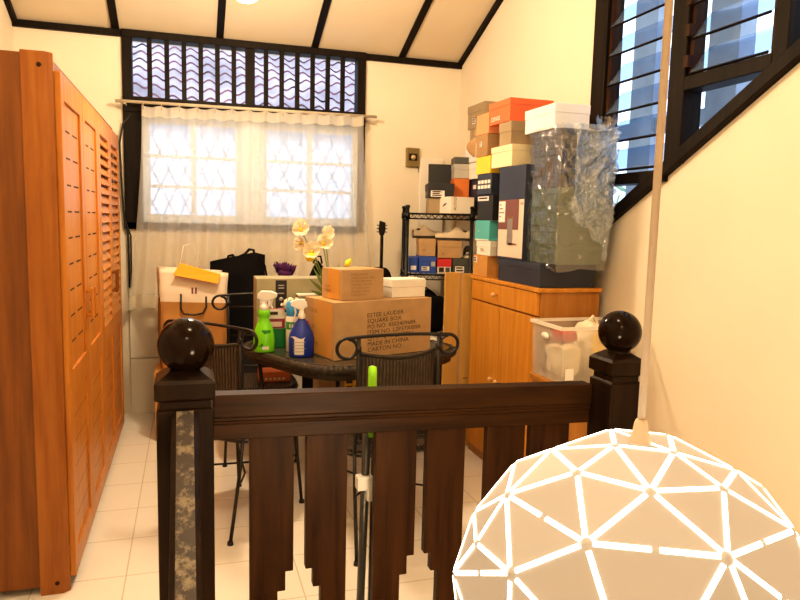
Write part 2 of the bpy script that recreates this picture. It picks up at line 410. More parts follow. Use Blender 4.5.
# battens on ceiling and edge trim
k = 1
for x in (-.467, .228, .912, 1.598):
    n = Vector((0, SL, 1)).normalized()
    p = [(x - .025, YB, ceil_z(YB)), (x + .025, YB, ceil_z(YB)), (x + .025, YF, ceil_z(YF)), (x - .025, YF, ceil_z(YF))]
    struct(MB().prism(p, -n * .014).build('trim_%d' % k, M['dark']), 'dark batten running up the sloping ceiling'); k += 1
struct(MB().box(XL, XR, YB - .025, YB, ZW - .05, ZW - .004).build('trim_%d' % k, M['dark']), 'dark trim between back wall and ceiling'); k += 1
for x0, x1 in ((XL, XL + .03), (XR - .03, XR)):
    p = [(x0, YB, ceil_z(YB) - .04), (x0, YB, ceil_z(YB)), (x0, YF, ceil_z(YF)), (x0, YF, ceil_z(YF) - .04)]
    struct(MB().prism(p, (x1 - x0, 0, 0)).build('trim_%d' % k, M['dark']), 'dark trim along the sloping ceiling edge'); k += 1
# white dado panels under the back window
b = MB()
for z0, z1 in ((0, .408), (.414, .915)):
    b.box(-.415, 1.30, YB - .028, YB - .001, z0, z1)
struct(b.build('trim_%d' % k, M['dado'], bevel=.003), 'white wall panel under the back window'); k += 1

# ------------------------------------------------------------------ back window
w1 = bpy.data.objects.new('window_1', None); COL.objects.link(w1); w1['kind'] = 'structure'; w1.location = (.44, YB, 1.35)
def wpart(mb, name, m, **kw):
    o = mb.build(name, m, **kw); o.parent = w1; o.matrix_parent_inverse = Matrix.Translation(-w1.location); return o
y0, y1 = YB - .03, YB + .08
b = MB()
b.box(wx0, -.31, y0, y1, wz0, 2.19); b.box(1.265, wx1, y0, y1, wz0, 2.19)
b.box(wx0, -.365, y0, y1, 2.19, wz1); b.box(1.245, wx1, y0, y1, 2.19, wz1)
b.box(wx0, wx1, y0 - .01, y1, 2.668, wz1); b.box(wx0, wx1, y0 - .01, y1, 2.165, 2.272); b.box(wx0, wx1, y0, y1, wz0, wz0 + .05)
wpart(b, 'window_frame', M['dark'], bevel=.004)
wpart(MB().box(.385, .515, y0 + .01, y1, 1.40, 2.165), 'center_post', M['whiteframe'])
n = 14; a0, a1 = -.365, 1.245
for i in range(1, n):
    x = a0 + (a1 - a0) * i / n; hw = .034 if i == 7 else .016
    wpart(MB().box(x - hw, x + hw, y0 + .005, y0 + .028, 2.272, 2.668), 'vertical_bar', M['dark'])
for c0, c1 in ((-.31, .385), (.515, 1.265)):
    b = MB()
    b.box(c0, c0 + .05, YB + .02, YB + .06, 1.40, 2.165); b.box(c1 - .05, c1, YB + .02, YB + .06, 1.40, 2.165)
    b.box(c0 + .05, c1 - .05, YB + .02, YB + .06, 1.40, 1.46); b.box(c0 + .05, c1 - .05, YB + .02, YB + .06, 2.10, 2.165)
    cm = (c0 + c1) / 2
    b.box(cm - .02, cm + .02, YB + .022, YB + .058, 1.46, 2.10)
    for z in (1.66, 1.875): b.box(c0 + .05, c1 - .05, YB + .025, YB + .055, z - .011, z + .011)
    wpart(b, 'casement_sash', M['whiteframe'])
    wpart(MB().box(c0 + .02, c1 - .02, YB + .035, YB + .041, 1.42, 2.15), 'pane', M['glass'])
    b = MB(); w = .115; h = .26
    nx = 6
    w = (c1 - c0) / nx
    for i in range(nx):
        for j in range(3):
            z = 1.42 + j * .245; x = c0 + i * w
            b.tube([(x, YB + .085, z), (x + w / 2, YB + .085, z + .122), (x, YB + .085, z + .245)], .0045, 5)
            b.tube([(x + w, YB + .085, z), (x + w / 2, YB + .085, z + .122), (x + w, YB + .085, z + .245)], .006, 5)
    wpart(b, 'diamond_grille', M['grillec'])
M['glass_dull'] = clear('transom_glass', (.96, .97, 1.0), .012, .55)
wpart(MB().box(a0, a1, YB + .05, YB + .055, 2.272, 2.668), 'pane', M['glass_dull'])

# neighbour house beyond the back window
nh = thing('neighbour_house', 'neighbouring house with wavy pinkish grey roof tiles seen beyond the back window', 'house', (.6, 7.2, -2))
def npart(mb, name, m, **kw):
    o = mb.build(name, m, **kw); o.parent = nh; o.matrix_parent_inverse = Matrix.Translation(-nh.location); return o
npart(MB().box(-3, 3.9, 6.86, 7.0, -2.6, 2.40), 'outer_wall', M['outwall'])
npart(MB().box(-3, 3.9, 6.78, 6.82, 2.28, 2.40), 'fascia', M['outpost'])
b = MB(); pit = .40
for row in range(9):
    ya = 6.72 + row * .26; za = 2.42 + row * .26 * pit * 1.28
    def fn(u, v, ya=ya, za=za, row=row):
        x = -2.6 + u * 6.4
        wv = .021 * math.sin(2 * PI * x / .175)
        return (x, ya + v * .30, za + v * .30 * pit * 1.1 + wv + .02)
    b.mi = 0; b.grid(fn, 320, 2)
    def fe(u, v, ya=ya, za=za, row=row):
        x = -2.6 + u * 6.4; wv = .021 * math.sin(2 * PI * x / .175)
        return (x, ya, za + wv + .02 - v * .042)
    b.mi = 1; b.grid(fe, 320, 1)
M['tileedge'] = mat('roof_tile_edge', (.22, .10, .115), .85, var=.7, scale=4)
npart(b, 'tiled_roof', [M['rooftile'], M['tileedge']], recalc=False)

# curtain + rod
cr = thing('curtain_rod', 'pale curtain rod across the back window under the barred transom', 'curtain rod', (.45, 5.12, 2.19))
o = MB().tube([(-.92, 0, .03), (.925, 0, .045)], .011, 10).build('rod', M['rod'], cr)
for x in (-.86, .87): MB().box(x - .008, x + .008, -.006, .098, .012, .028).build('bracket', M['rod'], cr)
def curt(u, v):
    # u across, v down
    xt = -.30 + u * 1.57; xb = -.415 + u * 1.80
    f = v ** 1.4
    x = xt + (xb - xt) * f
    ph = 2 * PI * u * 13
    amp = .014 + .020 * v
    y = 5.105 + amp * math.sin(ph) + .004 * math.sin(2.3 * ph + 2 * v)
    ztop = 2.178 + .035 * u - .012 * abs(math.sin(ph / 2)) * 1.0
    zbot = .775 + .02 * math.sin(ph * .3)
    z = ztop + (zbot - ztop) * v + (.0)
    if v < .001: z += .01
    return (x + .004 * math.sin(ph * .5 + 4 * v), y, z)
ct = thing('sheer_curtain', 'sheer cream curtain hanging in pleats over the back window', 'curtain', (.45, 5.10, .78))
b = MB().grid(curt, 260, 24)
o = b.build('curtain_fabric', M['curtain'], recalc=False); o.parent = ct; o.matrix_parent_inverse = Matrix.Translation(-ct.location)
M['hem'] = sheer('curtain_hem', (.93, .87, .75), .18, .55)
def hem(u, v):
    p = curt(u, v * .035); return (p[0], p[1] - .006, p[2] + .012 * (1 - v))
o = MB().grid(hem, 260, 3).build('heading_tape', M['hem'], recalc=False); o.parent = ct; o.matrix_parent_inverse = Matrix.Translation(-ct.location)
def hem2(u, v):
    p = curt(u, .93 + v * .07); return (p[0], p[1] - .005, p[2])
o = MB().grid(hem2, 260, 2).build('bottom_hem', M['hem'], recalc=False); o.parent = ct; o.matrix_parent_inverse = Matrix.Translation(-ct.location)
for i in range(14):
    b = MB()
    x = -.29 + i * 1.55 / 13; b.tube([(x, 5.118, 2.222 + .013 * i / 13), (x, 5.095, 2.20 + .02 * i / 13), (x, 5.10, 2.17 + .03 * i / 13)], .003, 5)
    o = b.build('curtain_hook', M['rod']); o.parent = ct; o.matrix_parent_inverse = Matrix.Translation(-ct.location)
# cable left of window
tag(MB().tube([(-.375, 5.20, 2.15), (-.43, 5.20, 2.08), (-.455, 5.205, 1.95), (-.445, 5.205, 1.6), (-.43, 5.205, 1.36), (-.412, 5.205, 1.32), (-.41, 5.205, .93)], .007, 6)
    .tube([(-.428, 5.212, 1.40), (-.395, 5.212, 1.30), (-.398, 5.212, .93)], .006, 6).build('cable', M['cable']),
    'black cable hanging down the back wall left of the curtain', 'cable')

# ------------------------------------------------------------------ right window
w2 = bpy.data.objects.new('window_2', None); COL.objects.link(w2); w2['kind'] = 'structure'; w2.location = (XR, 2.3, 1.4)
def w2part(mb, name, m, **kw):
    o = mb.build(name, m, **kw); o.parent = w2; o.matrix_parent_inverse = Matrix.Translation(-w2.location); return o
xa, xb = XR - .03, XR + .07
b = MB()
b.box(xa, xb, 3.17, WY0 + .02, ws(3.2) - .03, WZ1)                      # left jamb
b.box(xa, xb, 2.555, 2.655, ws(2.555) - .028, WZ1)                       # mullion
b.box(xa, xb, 2.02, 2.085, ws(2.02) - .028, WZ1)
b.box(xa, xb, WY1, WY1 + .06, ws(WY1), WZ1)
b.box(xa, xb, WY1, WY0, WZ1 - .06, WZ1 + .02)
b.box(xa, xb, 2.655, 3.17, 1.66, 1.715)
b.box(xa, xb, 2.085, 2.555, 2.045, 2.105)
b.box(xa, xb, 1.31, 2.02, 2.42, 2.47)
b.prism([(xa - .006, WY0 + .02, ws(WY0) - .03), (xa - .006, WY1, ws(WY1) - .03), (xa - .006, WY1, ws(WY1) + .035), (xa - .006, WY0 + .02, ws(WY0) + .035)], (xb - xa, 0, 0))
w2part(b, 'window_frame', M['dark'], bevel=.004)
# louvre carrier strips
for y in (3.155, 2.668, 2.542, 2.098):
    w2part(MB().box(XR - .012, XR + .03, y - .012, y + .012, 1.72 if y > 2.6 else 2.11, WZ1 - .06), 'louvre_channel', M['slatw'])
b = MB()
for z in (2.17, 2.30, 2.43): b.box(XR - .045, XR - .012, 2.525, 2.552, z - .03, z + .02)
w2part(b, 'louvre_lever', M['slatw'])
def blades(ya, yb, z0, z1, step, off):
    z = z0 + off
    while z < z1:
        m = Matrix.Translation((XR + .02, 0, z)) @ Matrix.Rotation(R(-52), 4, 'Y')
        w2part(MB().box(-.075, .075, ya, yb, -.003, .003, m), 'louvre_blade', M['louvre'])
        m2 = m @ Matrix.Translation((-.074, 0, 0))
        w2part(MB().box(-.004, .004, ya, yb, -.0045, .0045, m2), 'blade_edge', M['dark'])
        z += step
blades(2.68, 3.145, 1.72, 2.88, .145, .07)
blades(2.11, 2.53, 2.11, 2.88, .145, .06)
def tri(pts): 
    return MB().prism([(XR + .02, y, z) for y, z in pts], (.005, 0, 0))
w2part(tri([(3.17, ws(3.17)), (2.655, ws(2.655)), (2.655, 1.67), (3.17, 1.67)]), 'pane', M['glass'])
w2part(tri([(2.555, ws(2.555)), (2.085, ws(2.085)), (2.085, 2.05), (2.555, 2.05)]), 'pane', M['glass'])
w2part(tri([(2.02, ws(2.02)), (1.31, ws(1.31)), (1.31, WZ1 - .05), (2.02, WZ1 - .05)]), 'pane', M['glass'])
# outside grille
gr = thing('outdoor_grille', 'grey blue upright posts and rails of the fence outside the slanted window', 'grille', (2.75, 2.6, 0))
for i in range(9):
    y = 1.05 + i * .665
    MB().box(-.05, .05, y - 2.6 - .11, y - 2.6 + .11, -2.6, 4.2).build('post', M['outpost'], gr)
for z in (1.30, 2.02): MB().box(-.03, .03, -2.0, 3.6, z, z + .09).build('rail', M['outpost'], gr)
lf = MB()
for i in range(700):
    c = Vector((random.uniform(4.2, 5.4), random.uniform(2.6, 9.0), random.uniform(-.4, 1.9)))
    a = Vector((random.uniform(-1, 1), random.uniform(-1, 1), random.uniform(-1, 1))).normalized() * .13
    d = a.orthogonal().normalized() * .05
    lf.quad([c - a, c + d, c + a, c - d])
lf.build('foliage', M['leaf_out'])
bush = bpy.data.objects['foliage']; bush.name = 'garden_bush'
tag(bush, 'leafy green bush outside beyond the slanted window', 'bush')

# ------------------------------------------------------------------ wardrobe
wd = thing('wardrobe', 'long orange teak wardrobe with four slatted doors along the left wall', 'wardrobe', (-.75, 3.80, 0))
def wp(mb, name, m, par=None, **kw):
    o = mb.build(name, m, **kw); o.parent = par or wd
    o.matrix_parent_inverse = Matrix.Translation(-wd.location) if not par else Matrix.Identity(4)
    return o
fx = -.455
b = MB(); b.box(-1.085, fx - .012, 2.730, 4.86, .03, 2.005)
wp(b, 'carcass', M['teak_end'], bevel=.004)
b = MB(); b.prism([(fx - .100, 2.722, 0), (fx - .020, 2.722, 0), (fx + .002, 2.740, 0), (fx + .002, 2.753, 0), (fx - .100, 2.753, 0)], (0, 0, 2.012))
wp(b, 'corner_stile', M['teak_shaded'], bevel=.003)
for zz in (1.965, .045):
    wp(MB().lathe([(0, 0), (.008, 0), (.008, .003), (0, .003)], (fx - .04, 2.722, zz), 10, Matrix.Rotation(R(90), 3, 'X')), 'screw_cap', M['slot'])
dw = .524; DZ = .80
for i in range(4):
    ya = 2.756 + i * dw; yb = ya + dw - .006
    b = MB(); t0, t1 = fx, fx + .022; s = .07
    b.box(t0, t1, ya, ya + s, .05, 1.955); b.box(t0, t1, yb - s, yb, .05, 1.955)
    for z0, z1 in ((.05, .14), (DZ - .05, DZ + .05), (1.86, 1.955)): b.box(t0, t1, ya + s, yb - s, z0, z1)
    d = wp(b, 'door', M['teak'], bevel=.003)
    for z0, z1, nm in ((.14, DZ - .05, 'lower_louvres'), (DZ + .05, 1.86, 'upper_louvres')):
        b = MB(); dense = i > 1 and z0 > .8
        hh = .050 if dense else .0945; n = int((z1 - z0) / hh); hh = (z1 - z0) / n; yy = yb - ya - 2 * s
        if not dense: b.box(fx + .006, fx + .013, ya + s, yb - s, z0, z1)
        for j in range(n):
            if dense:
                b.mi = 0; m = Matrix.Translation((fx + .010, 0, z0 + (j + .5) * hh)) @ Matrix.Rotation(R(-24), 4, 'Y')
                b.box(-.004, .004, ya + s, yb - s, -hh / 2 - .004, hh / 2 + .001, m)
            elif j and z0 > .8:
                b.mi = 1
                for f0, f1 in ((.10, .40), (.58, .90)):
                    b.box(fx + .010, fx + .0136, ya + s + f0 * yy, ya + s + f1 * yy, z0 + j * hh - .0032, z0 + j * hh + .0032)
            elif j:
                b.mi = 1; b.box(fx + .010, fx + .0133, ya + s, yb - s, z0 + j * hh - .0008, z0 + j * hh + .0008)
        o = b.build(nm, [M['teak'], M['slot']]); o.parent = d
    yh = (yb - .035) if i % 2 == 0 else (ya + .035)
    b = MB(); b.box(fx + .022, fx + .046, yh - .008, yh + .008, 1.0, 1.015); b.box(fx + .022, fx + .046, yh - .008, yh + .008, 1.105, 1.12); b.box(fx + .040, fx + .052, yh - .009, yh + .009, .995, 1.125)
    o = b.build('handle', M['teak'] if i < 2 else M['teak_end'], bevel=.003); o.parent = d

# ------------------------------------------------------------------ railing
rl = thing('stair_railing', 'dark brown wooden railing with flat stepped slats and two ball topped newel posts', 'railing', (.6, 1.80, 0))
def rp(mb, name, m, par=None, **kw):
    o = mb.build(name, m, **kw); o.parent = par or rl
    o.matrix_parent_inverse = Matrix.Translation(-rl.location) if not par else Matrix.Identity(4); return o
def newel(x0, x1, y0, y1, zc, bc, br):
    cx, cy = (x0 + x1) / 2, (y0 + y1) / 2; hw = (x1 - x0) / 2; hd = (y1 - y0) / 2
    b = MB()
    def ring(z, e): return [(cx - hw - e, cy - hd - e, z), (cx + hw + e, cy - hd - e, z), (cx + hw + e, cy + hd + e, z), (cx - hw - e, cy + hd + e, z)]
    lv = [(0, -.004), (zc - .075, -.004), (zc - .070, -.012), (zc - .052, -.012), (zc - .047, 0), (zc - .008, 0), (zc, -.008), (zc + .018, -.035)]
    vs = [[b.bm.verts.new(p) for p in ring(z, e)] for z, e in lv]
    for A, B in zip(vs, vs[1:]):
        for q in range(4): b.bm.faces.new([A[q], A[(q + 1) % 4], B[(q + 1) % 4], B[q]])
    b.bm.faces.new(vs[0][::-1]); b.bm.faces.new(vs[-1])
    n = rp(b, 'newel_post', M['newel'], bevel=.003)
    b = MB().sphere(bc, br, 40); b.lathe([(0, -.01), (.036, -.01), (.036, .012), (0, .012)], (bc[0], bc[1], bc[2] - br - .0), 20)
    o = b.build('ball_finial', M['ball']); o.parent = n
newel(-.085, .058, 1.70, 1.84, 1.050, (-.010, 1.77, 1.127), .0695)
newel(1.205, 1.322, 1.715, 1.842, 1.050, (1.266, 1.775, 1.128), .0655)
ROT = Matrix.Translation((.06, 0, .92)) @ Matrix.Rotation(R(1.3), 4, 'Y') @ Matrix.Translation((-.06, 0, -.92))
b = MB()
b.box(.056, 1.21, 1.82, 1.876, .918, .980, ROT); b.box(.056, 1.21, 1.824, 1.872, .906, .918, ROT); b.box(.056, 1.21, 1.82, 1.876, .900, .907, ROT); b.box(.056, 1.21, 1.826, 1.87, .855, .900, ROT)
rp(b, 'top_rail', M['railw'], bevel=.003)
rp(MB().box(.056, 1.21, 1.826, 1.87, .03, .10), 'bottom_rail', M['railw'], bevel=.003)
sl = [(.152, .273, 'R'), (.308, .426, 'L'), (.509, .635, 'R'), (.667, .789, 'L'), (.861, .988, 'R'), (1.009, 1.143, 'L')]
for x0, x1, sd in sl:
    top = .866 - (x0 - .06) * .0235
    prof = [(0, .09), (0, .20), (.022, .20), (.022, .255), (.044, .255), (.044, .398), (.022, .398), (.022, .455), (0, .455), (0, top)]
    if sd == 'R': pts = [(x0, 1.833, .09)] + [(x1 - d, 1.833, z) for d, z in prof] + [(x0, 1.833, top)]
    else: pts = [(x1, 1.833, .09)] + [(x0 + d, 1.833, z) for d, z in prof] + [(x1, 1.833, top)]
    rp(MB().prism(pts, (0, .03, 0)), 'slat', M['slatw'], bevel=.002)
# handrail going down the stairs
b = MB(); dz = -.66; y0, y1 = 1.70, -.2
def hr(y, e, zt): 
    z = .978 + (1.70 - y) * dz
    return [(-.046, y, z - .07), (-.046, y, z - .012), (-.034, y, z), (.006, y, z), (.018, y, z - .012), (.018, y, z - .07)]
A = [b.bm.verts.new(p) for p in hr(y0, 0, 0)]; B = [b.bm.verts.new(p) for p in hr(y1, 0, 0)]
for q in range(6):
    f = b.bm.faces.new([A[q], A[(q + 1) % 6], B[(q + 1) % 6], B[q]]); f.material_index = 1 if q == 2 else 0
b.bm.faces.new(A[::-1]); b.bm.faces.new(B)
rp(b, 'handrail', [M['newel'], M['worn']], bevel=.003)

# taped cleaning poles behind the railing
cp = thing('cleaning_poles', 'lime green gripped cleaning pole taped to a dark grey pole behind the railing', 'cleaning pole', (.515, 1.93, 0))
MB().tube([(-.016, .03, .003), (-.006, 0, .90)], .0130, 12).build('pole', M['polegrey'], cp)
MB().tube([(.024, .03, .003), (.021, .002, .86)], .0125, 12).build('pole', M['polegrey'], cp)
b = MB(); b.lathe([(0, 0), (.013, 0), (.0165, .02), (.0165, .14), (.0135, .15), (.0135, .20), (.012, .215), (.0, .22)], (.006, .0, .80), 14)
MBg = b.build('green_grip', M['lime'], cp)
b = MB(); b.box(-.038, .012, -.016, .022, .635, .68); b.box(-.008, .034, -.018, .024, .60, .655)
b.build('white_tape', M['whitep'], cp, bevel=.006)

# ------------------------------------------------------------------ pendant lamp
LC = Vector((.5101, .6630, .9826)); LR = .22
DIRS = [(-0.453, -0.115, 0.884), (-0.189, -0.043, 0.981), (-0.237, -0.41, 0.88), (0.056, -0.202, 0.978), (0.145, -0.458, 0.877), (-0.592, -0.437, 0.677), (-0.058, -0.726, 0.685), (-0.712, 0.14, 0.688), (-0.861, -0.224, 0.457), (-0.887, 0.124, 0.445), (0.395, -0.273, 0.877), (0.521, -0.543, 0.659), (-0.404, 0.222, 0.888), (-0.471, 0.522, 0.711), (-0.93, 0.322, 0.179), (-0.774, 0.415, 0.478), (-0.023, 0.231, 0.973), (0.285, 0.117, 0.951), (0.595, -0.257, 0.762), (0.418, 0.211, -0.884), (-0.314, -0.768, -0.559), (0.468, 0.88, 0.079), (0.683, -0.631, -0.367), (-0.598, 0.201, -0.776), (0.99, 0.131, 0.042), (-0.375, 0.893, -0.251), (-0.893, -0.325, -0.312), (0.126, -0.992, 0.001), (-0.547, -0.831, 0.099), (-0.092, -0.252, -0.963), (0.235, 0.797, -0.557), (0.696, 0.459, 0.552), (0.125, 0.77, 0.626), (0.762, 0.479, -0.435), (0.873, -0.452, 0.185), (0.829, -0.089, -0.552), (0.23, -0.652, -0.722), (-0.095, 0.467, -0.879), (-0.79, 0.509, -0.341), (-0.331, 0.892, 0.309), (-0.575, -0.333, -0.747), (0.527, -0.814, 0.244), (0.49, -0.271, -0.829), (0.019, 1.0, -0.003), (0.878, 0.003, 0.479), (0.819, 0.573, 0.031), (-0.693, 0.716, 0.085)]
pl = thing('pendant_lamp', 'white faceted globe pendant lamp with glowing slits hanging in front of the railing', 'lamp', tuple(LC))
bm = bmesh.new()
for d in DIRS: bm.verts.new(Vector(d).normalized() * LR)
bmesh.ops.convex_hull(bm, input=bm.verts)
bm.edges.ensure_lookup_table()
edges = [(e.verts[0].co.copy(), e.verts[1].co.copy(), sum((f.normal for f in e.link_faces), Vector()).normalized()) for e in bm.edges if len(e.link_faces) == 2]
for e in bm.edges: pass
b = MB(); b.bm.free(); b.bm = bm
b.build('shade', M['shade'], pl)
b = MB()
for p, q, n in edges:
    L_ = (q - p).length; t = (q - p).normalized(); s_ = t.cross(n).normalized() * .0028
    segs = [(.07, .93)] if L_ < .115 else [(.05, .47), (.53, .95)]
    for f0, f1 in segs:
        A = p + (q - p) * f0 + n * .0012; B = p + (q - p) * f1 + n * .0012
        b.quad([A - s_ - n * .0008, B - s_ - n * .0008, B, A]); b.quad([A, B, B + s_ - n * .0008, A + s_ - n * .0008])
b.build('glowing_slits', M['slit'], pl, recalc=False)
b = MB(); b.lathe([(0, .207), (.015, .209), (.015, .216), (.010, .221), (.008, .236), (.006, .241), (0, .242)], (0, 0, 0), 20)
b.build('cap', M['cord'], pl)
MB().tube([(0, 0, .24), (0, 0, ceil_z(.663) - .98 - .01)], .0046, 8).build('cord', M['cord'], pl)
MB().lathe([(0, 0), (.05, 0), (.05, .03), (0, .03)], (0, 0, ceil_z(.663) - .98 - .05), 20).build('ceiling_rose', M['whitep'], pl)

# globe lamp over the table (its foot only just reaches the picture)
gl = thing('ceiling_globe', 'bright round white globe lamp hanging over the table at the top edge', 'lamp', (.285, 3.6, 2.595))
MB().sphere((0, 0, 0), .085, 24).build('globe', M['globe'], gl)
MB().tube([(0, 0, .08), (0, 0, ceil_z(3.6) - 2.595 - .005)], .006, 6).build('cord', M['whitep'], gl)

# ------------------------------------------------------------------ boxes
def sbox(name, label, x0, x1, y0, y1, z0, z1, m, lid=None, lidh=0, rz=0, group=None, cat='box', extra=None):
    """card box: body with walls, separate lid; or flapped carton"""
    cx, cy = (x0 + x1) / 2, (y0 + y1) / 2; w, d, h = (x1 - x0) / 2, (y1 - y0) / 2, z1 - z0 - .001
    t = thing(name, label, cat, (cx, cy, z0 + .0005), rz, group)
    if lid:
        MB().box(-w + .003, w - .003, -d + .003, d - .003, 0, h - .004).build('box_body', m, t, bevel=.0015)
        MB().box(-w, w, -d, d, h - lidh, h).build('lid', lid, t, bevel=.002)
    else:
        b = MB(); b.box(-w, w, -d, d, 0, h - .002); 
        if w > d: b.box(-w, w, -d, -.001, h - .002, h); b.box(-w, w, .001, d, h - .002, h)
        else: b.box(-w, -.001, -d, d, h - .002, h); b.box(.001, w, -d, d, h - .002, h)
        b.build('box_body', m, t, bevel=.0015)
    t['_d'] = 0
    del t['_d']
    return t, w, d, h
def face_sticker(t, side, w, d, u0, u1, v0, v1, m, name='sticker', lines=0, inkm=None):
    """flat label on left (-x) or front (-y) face; u along face in metres from its left end"""
    b = MB()
    e = .0012
    if side == 'left':   # left end of the face as seen = far (+y)
        P = lambda u, v, k: (-w - e * k, d - u, v)
    else:
        P = lambda u, v, k: (-w + u, -d - e * k, v)
    b.quad([P(u0, v0, 1), P(u1, v0, 1), P(u1, v1, 1), P(u0, v1, 1)])
    if lines:
        b.mi = 1
        for j in range(lines):
            vv = v1 - (v1 - v0) * (j + .6) / (lines + .4); hh = (v1 - v0) * .16 / max(1, lines ** .5)
            b.quad([P(u0 + (u1 - u0) * .12, vv - hh, 2), P(u0 + (u1 - u0) * (.6 + .3 * random.random()), vv - hh, 2), P(u0 + (u1 - u0) * (.6 + .3 * random.random()), vv + hh, 2), P(u0 + (u1 - u0) * .12, vv + hh, 2)])
    return b.build(name, [m, inkm or M['ink']], t)
def face_text(t, side, w, d, u, v, s, body, m, sx=1):
    e = .002
    if side == 'left': mx = MX((-w - e, d - u, v), (0, -1, 0), (0, 0, 1))
    else: mx = MX((-w + u, -d - e, v), (1, 0, 0), (0, 0, 1))
    return MB().text(body, s, mx, sx=sx).build('printed_text', m, t)

# --- cabinet
cb = thing('shoe_cabinet', 'honey coloured wooden cabinet under the shoe boxes against the right wall', 'cabinet', (1.89, 3.50, 0))
def cpart(mb, name, m, par=None, **kw):
    o = mb.build(name, m, **kw); o.parent = par or cb
    o.matrix_parent_inverse = Matrix.Translation(-cb.location) if not par else Matrix.Identity(4); return o
CT = 1.128
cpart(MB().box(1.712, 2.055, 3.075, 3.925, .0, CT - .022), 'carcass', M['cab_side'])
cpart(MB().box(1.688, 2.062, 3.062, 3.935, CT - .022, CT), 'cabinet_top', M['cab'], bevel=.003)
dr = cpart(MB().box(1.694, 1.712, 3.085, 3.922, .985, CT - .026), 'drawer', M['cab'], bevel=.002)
def knob(x, y, z, par):
    b = MB().lathe([(0, 0), (.006, 0), (.006, .016), (.013, .022), (.013, .034), (.006, .040), (0, .040)], (x, y, z), 12, Matrix.Rotation(R(-90), 3, 'Y'))
    o = b.build('knob', M['knob']); o.parent = par
knob(1.694, 3.55, 1.043, dr)
for ya, yb, yk in ((3.085, 3.51, 3.478), (3.516, 3.922, 3.552)):
    d = cpart(MB().box(1.694, 1.712, ya, yb, .06, .975), 'door', M['cab'], bevel=.002)
    knob(1.694, yk, .548, d)

# --- stack in front on the cabinet
Z = CT + .001
t, w, d, h = sbox('storage_box', 'large flat navy box lying lowest on the cabinet under the wrapped stack', 1.705, 2.03, 3.085, 3.585, Z, 1.252, M['navy'], M['navy'], .035)
t, w, d, h = sbox('speaker_box', 'tall navy box printed with a grey cylinder speaker on plum and pale pink', 1.708, 1.96, 3.292, 3.612, 1.253, 1.768, M['navy'])
pz = .33
face_sticker(t, 'left', w, d, .012, d * 2 - .004, pz - .318, pz, M['palepink'], 'printed_panel')
b = MB(); e = .0025
P = lambda u, v, k=1: (-w - .0012 * k, d - u, v)
b.quad([P(.012, .165, 2), P(.262, .165, 2), P(.262, pz, 2), P(.012, pz, 2)])
b.mi = 1; b.quad([P(.13, .082, 3), P(.195, .082, 3), P(.195, .235, 3), P(.13, .235, 3)])
b.mi = 2; b.quad([P(.134, .225, 4), P(.191, .225, 4), P(.186, .238, 4), P(.139, .238, 4)])
b.quad([P(.15, .078, 3), P(.26, .082, 3), P(.24, .090, 3), P(.15, .092, 3)])
b.mi = 3; b.quad([P(.016, .205, 3), P(.098, .205, 3), P(.098, pz - .008, 3), P(.016, pz - .008, 3)]); b.mi = 2
for j in range(4): b.quad([P(.025, .30 - j * .022, 4), P(.05 + .04 * (j % 3) / 2, .30 - j * .022, 4), P(.05 + .04 * (j % 3) / 2, .306 - j * .022, 4), P(.025, .306 - j * .022, 4)])
b.build('printed_picture', [M['plum'], M['speaker'], M['ink2'], M['labelw']], t, recalc=False)
face_text(t, 'left', w, d, .276, .30, .022, '360', M['ink'])
t, w, d, h = sbox('shoe_box', 'cream yellow lidded shoe box lying on the tall navy speaker box', 1.70, 1.93, 3.455, 3.725, 1.769, 1.889, M['cream'], M['cream'], .035)
t, w, d, h = sbox('shoe_box', 'taupe lidded shoe box between the cream box and the orange box', 1.705, 1.95, 3.485, 3.64, 1.890, 2.018, M['taupe'], M['taupe'], .055)
t, w, d, h = sbox('shoe_box', 'bright orange shoe box with white lettering on top of the taupe box', 1.70, 1.97, 3.50, 3.775, 2.019, 2.145, M['orange'], M['orange'], .036)
face_text(t, 'left', w, d, .035, .018, .052, 'canvas', M['white'], sx=.9)
# wrapped stack
cols = ['green_g', 'green_g', 'green_g', 'green_g', 'grey_g', 'grey_g', 'grey_g']
wn = ['lowest', 'second from bottom', 'third from bottom', 'middle', 'third from top', 'second from top', 'topmost']
hb = (1.922 - 1.2535) / 7
for i in range(7):
    z0 = 1.2535 + i * hb; j = random.uniform(-.004, .004)
    t, w, d, h = sbox('wrapped_shoe_box', '%s shoe box, %s of the stack in clear plastic wrap' % ('sage green' if i < 4 else 'slate grey', wn[i]),
                      1.742 + j, 2.005 + j, 2.995, 3.282, z0, z0 + hb, M[cols[i]], M[cols[i]], .03, group='plastic wrapped shoe boxes')
    if i in (0, 1): face_text(t, 'front', w, d, .12, .03, .045, '\u00bb', M['grey'])
t, w, d, h = sbox('shoe_box', 'white lidded shoe box on top of the plastic wrapped stack', 1.722, 1.922, 3.045, 3.36, 1.926, 2.048, M['white2'], M['white2'], .045)
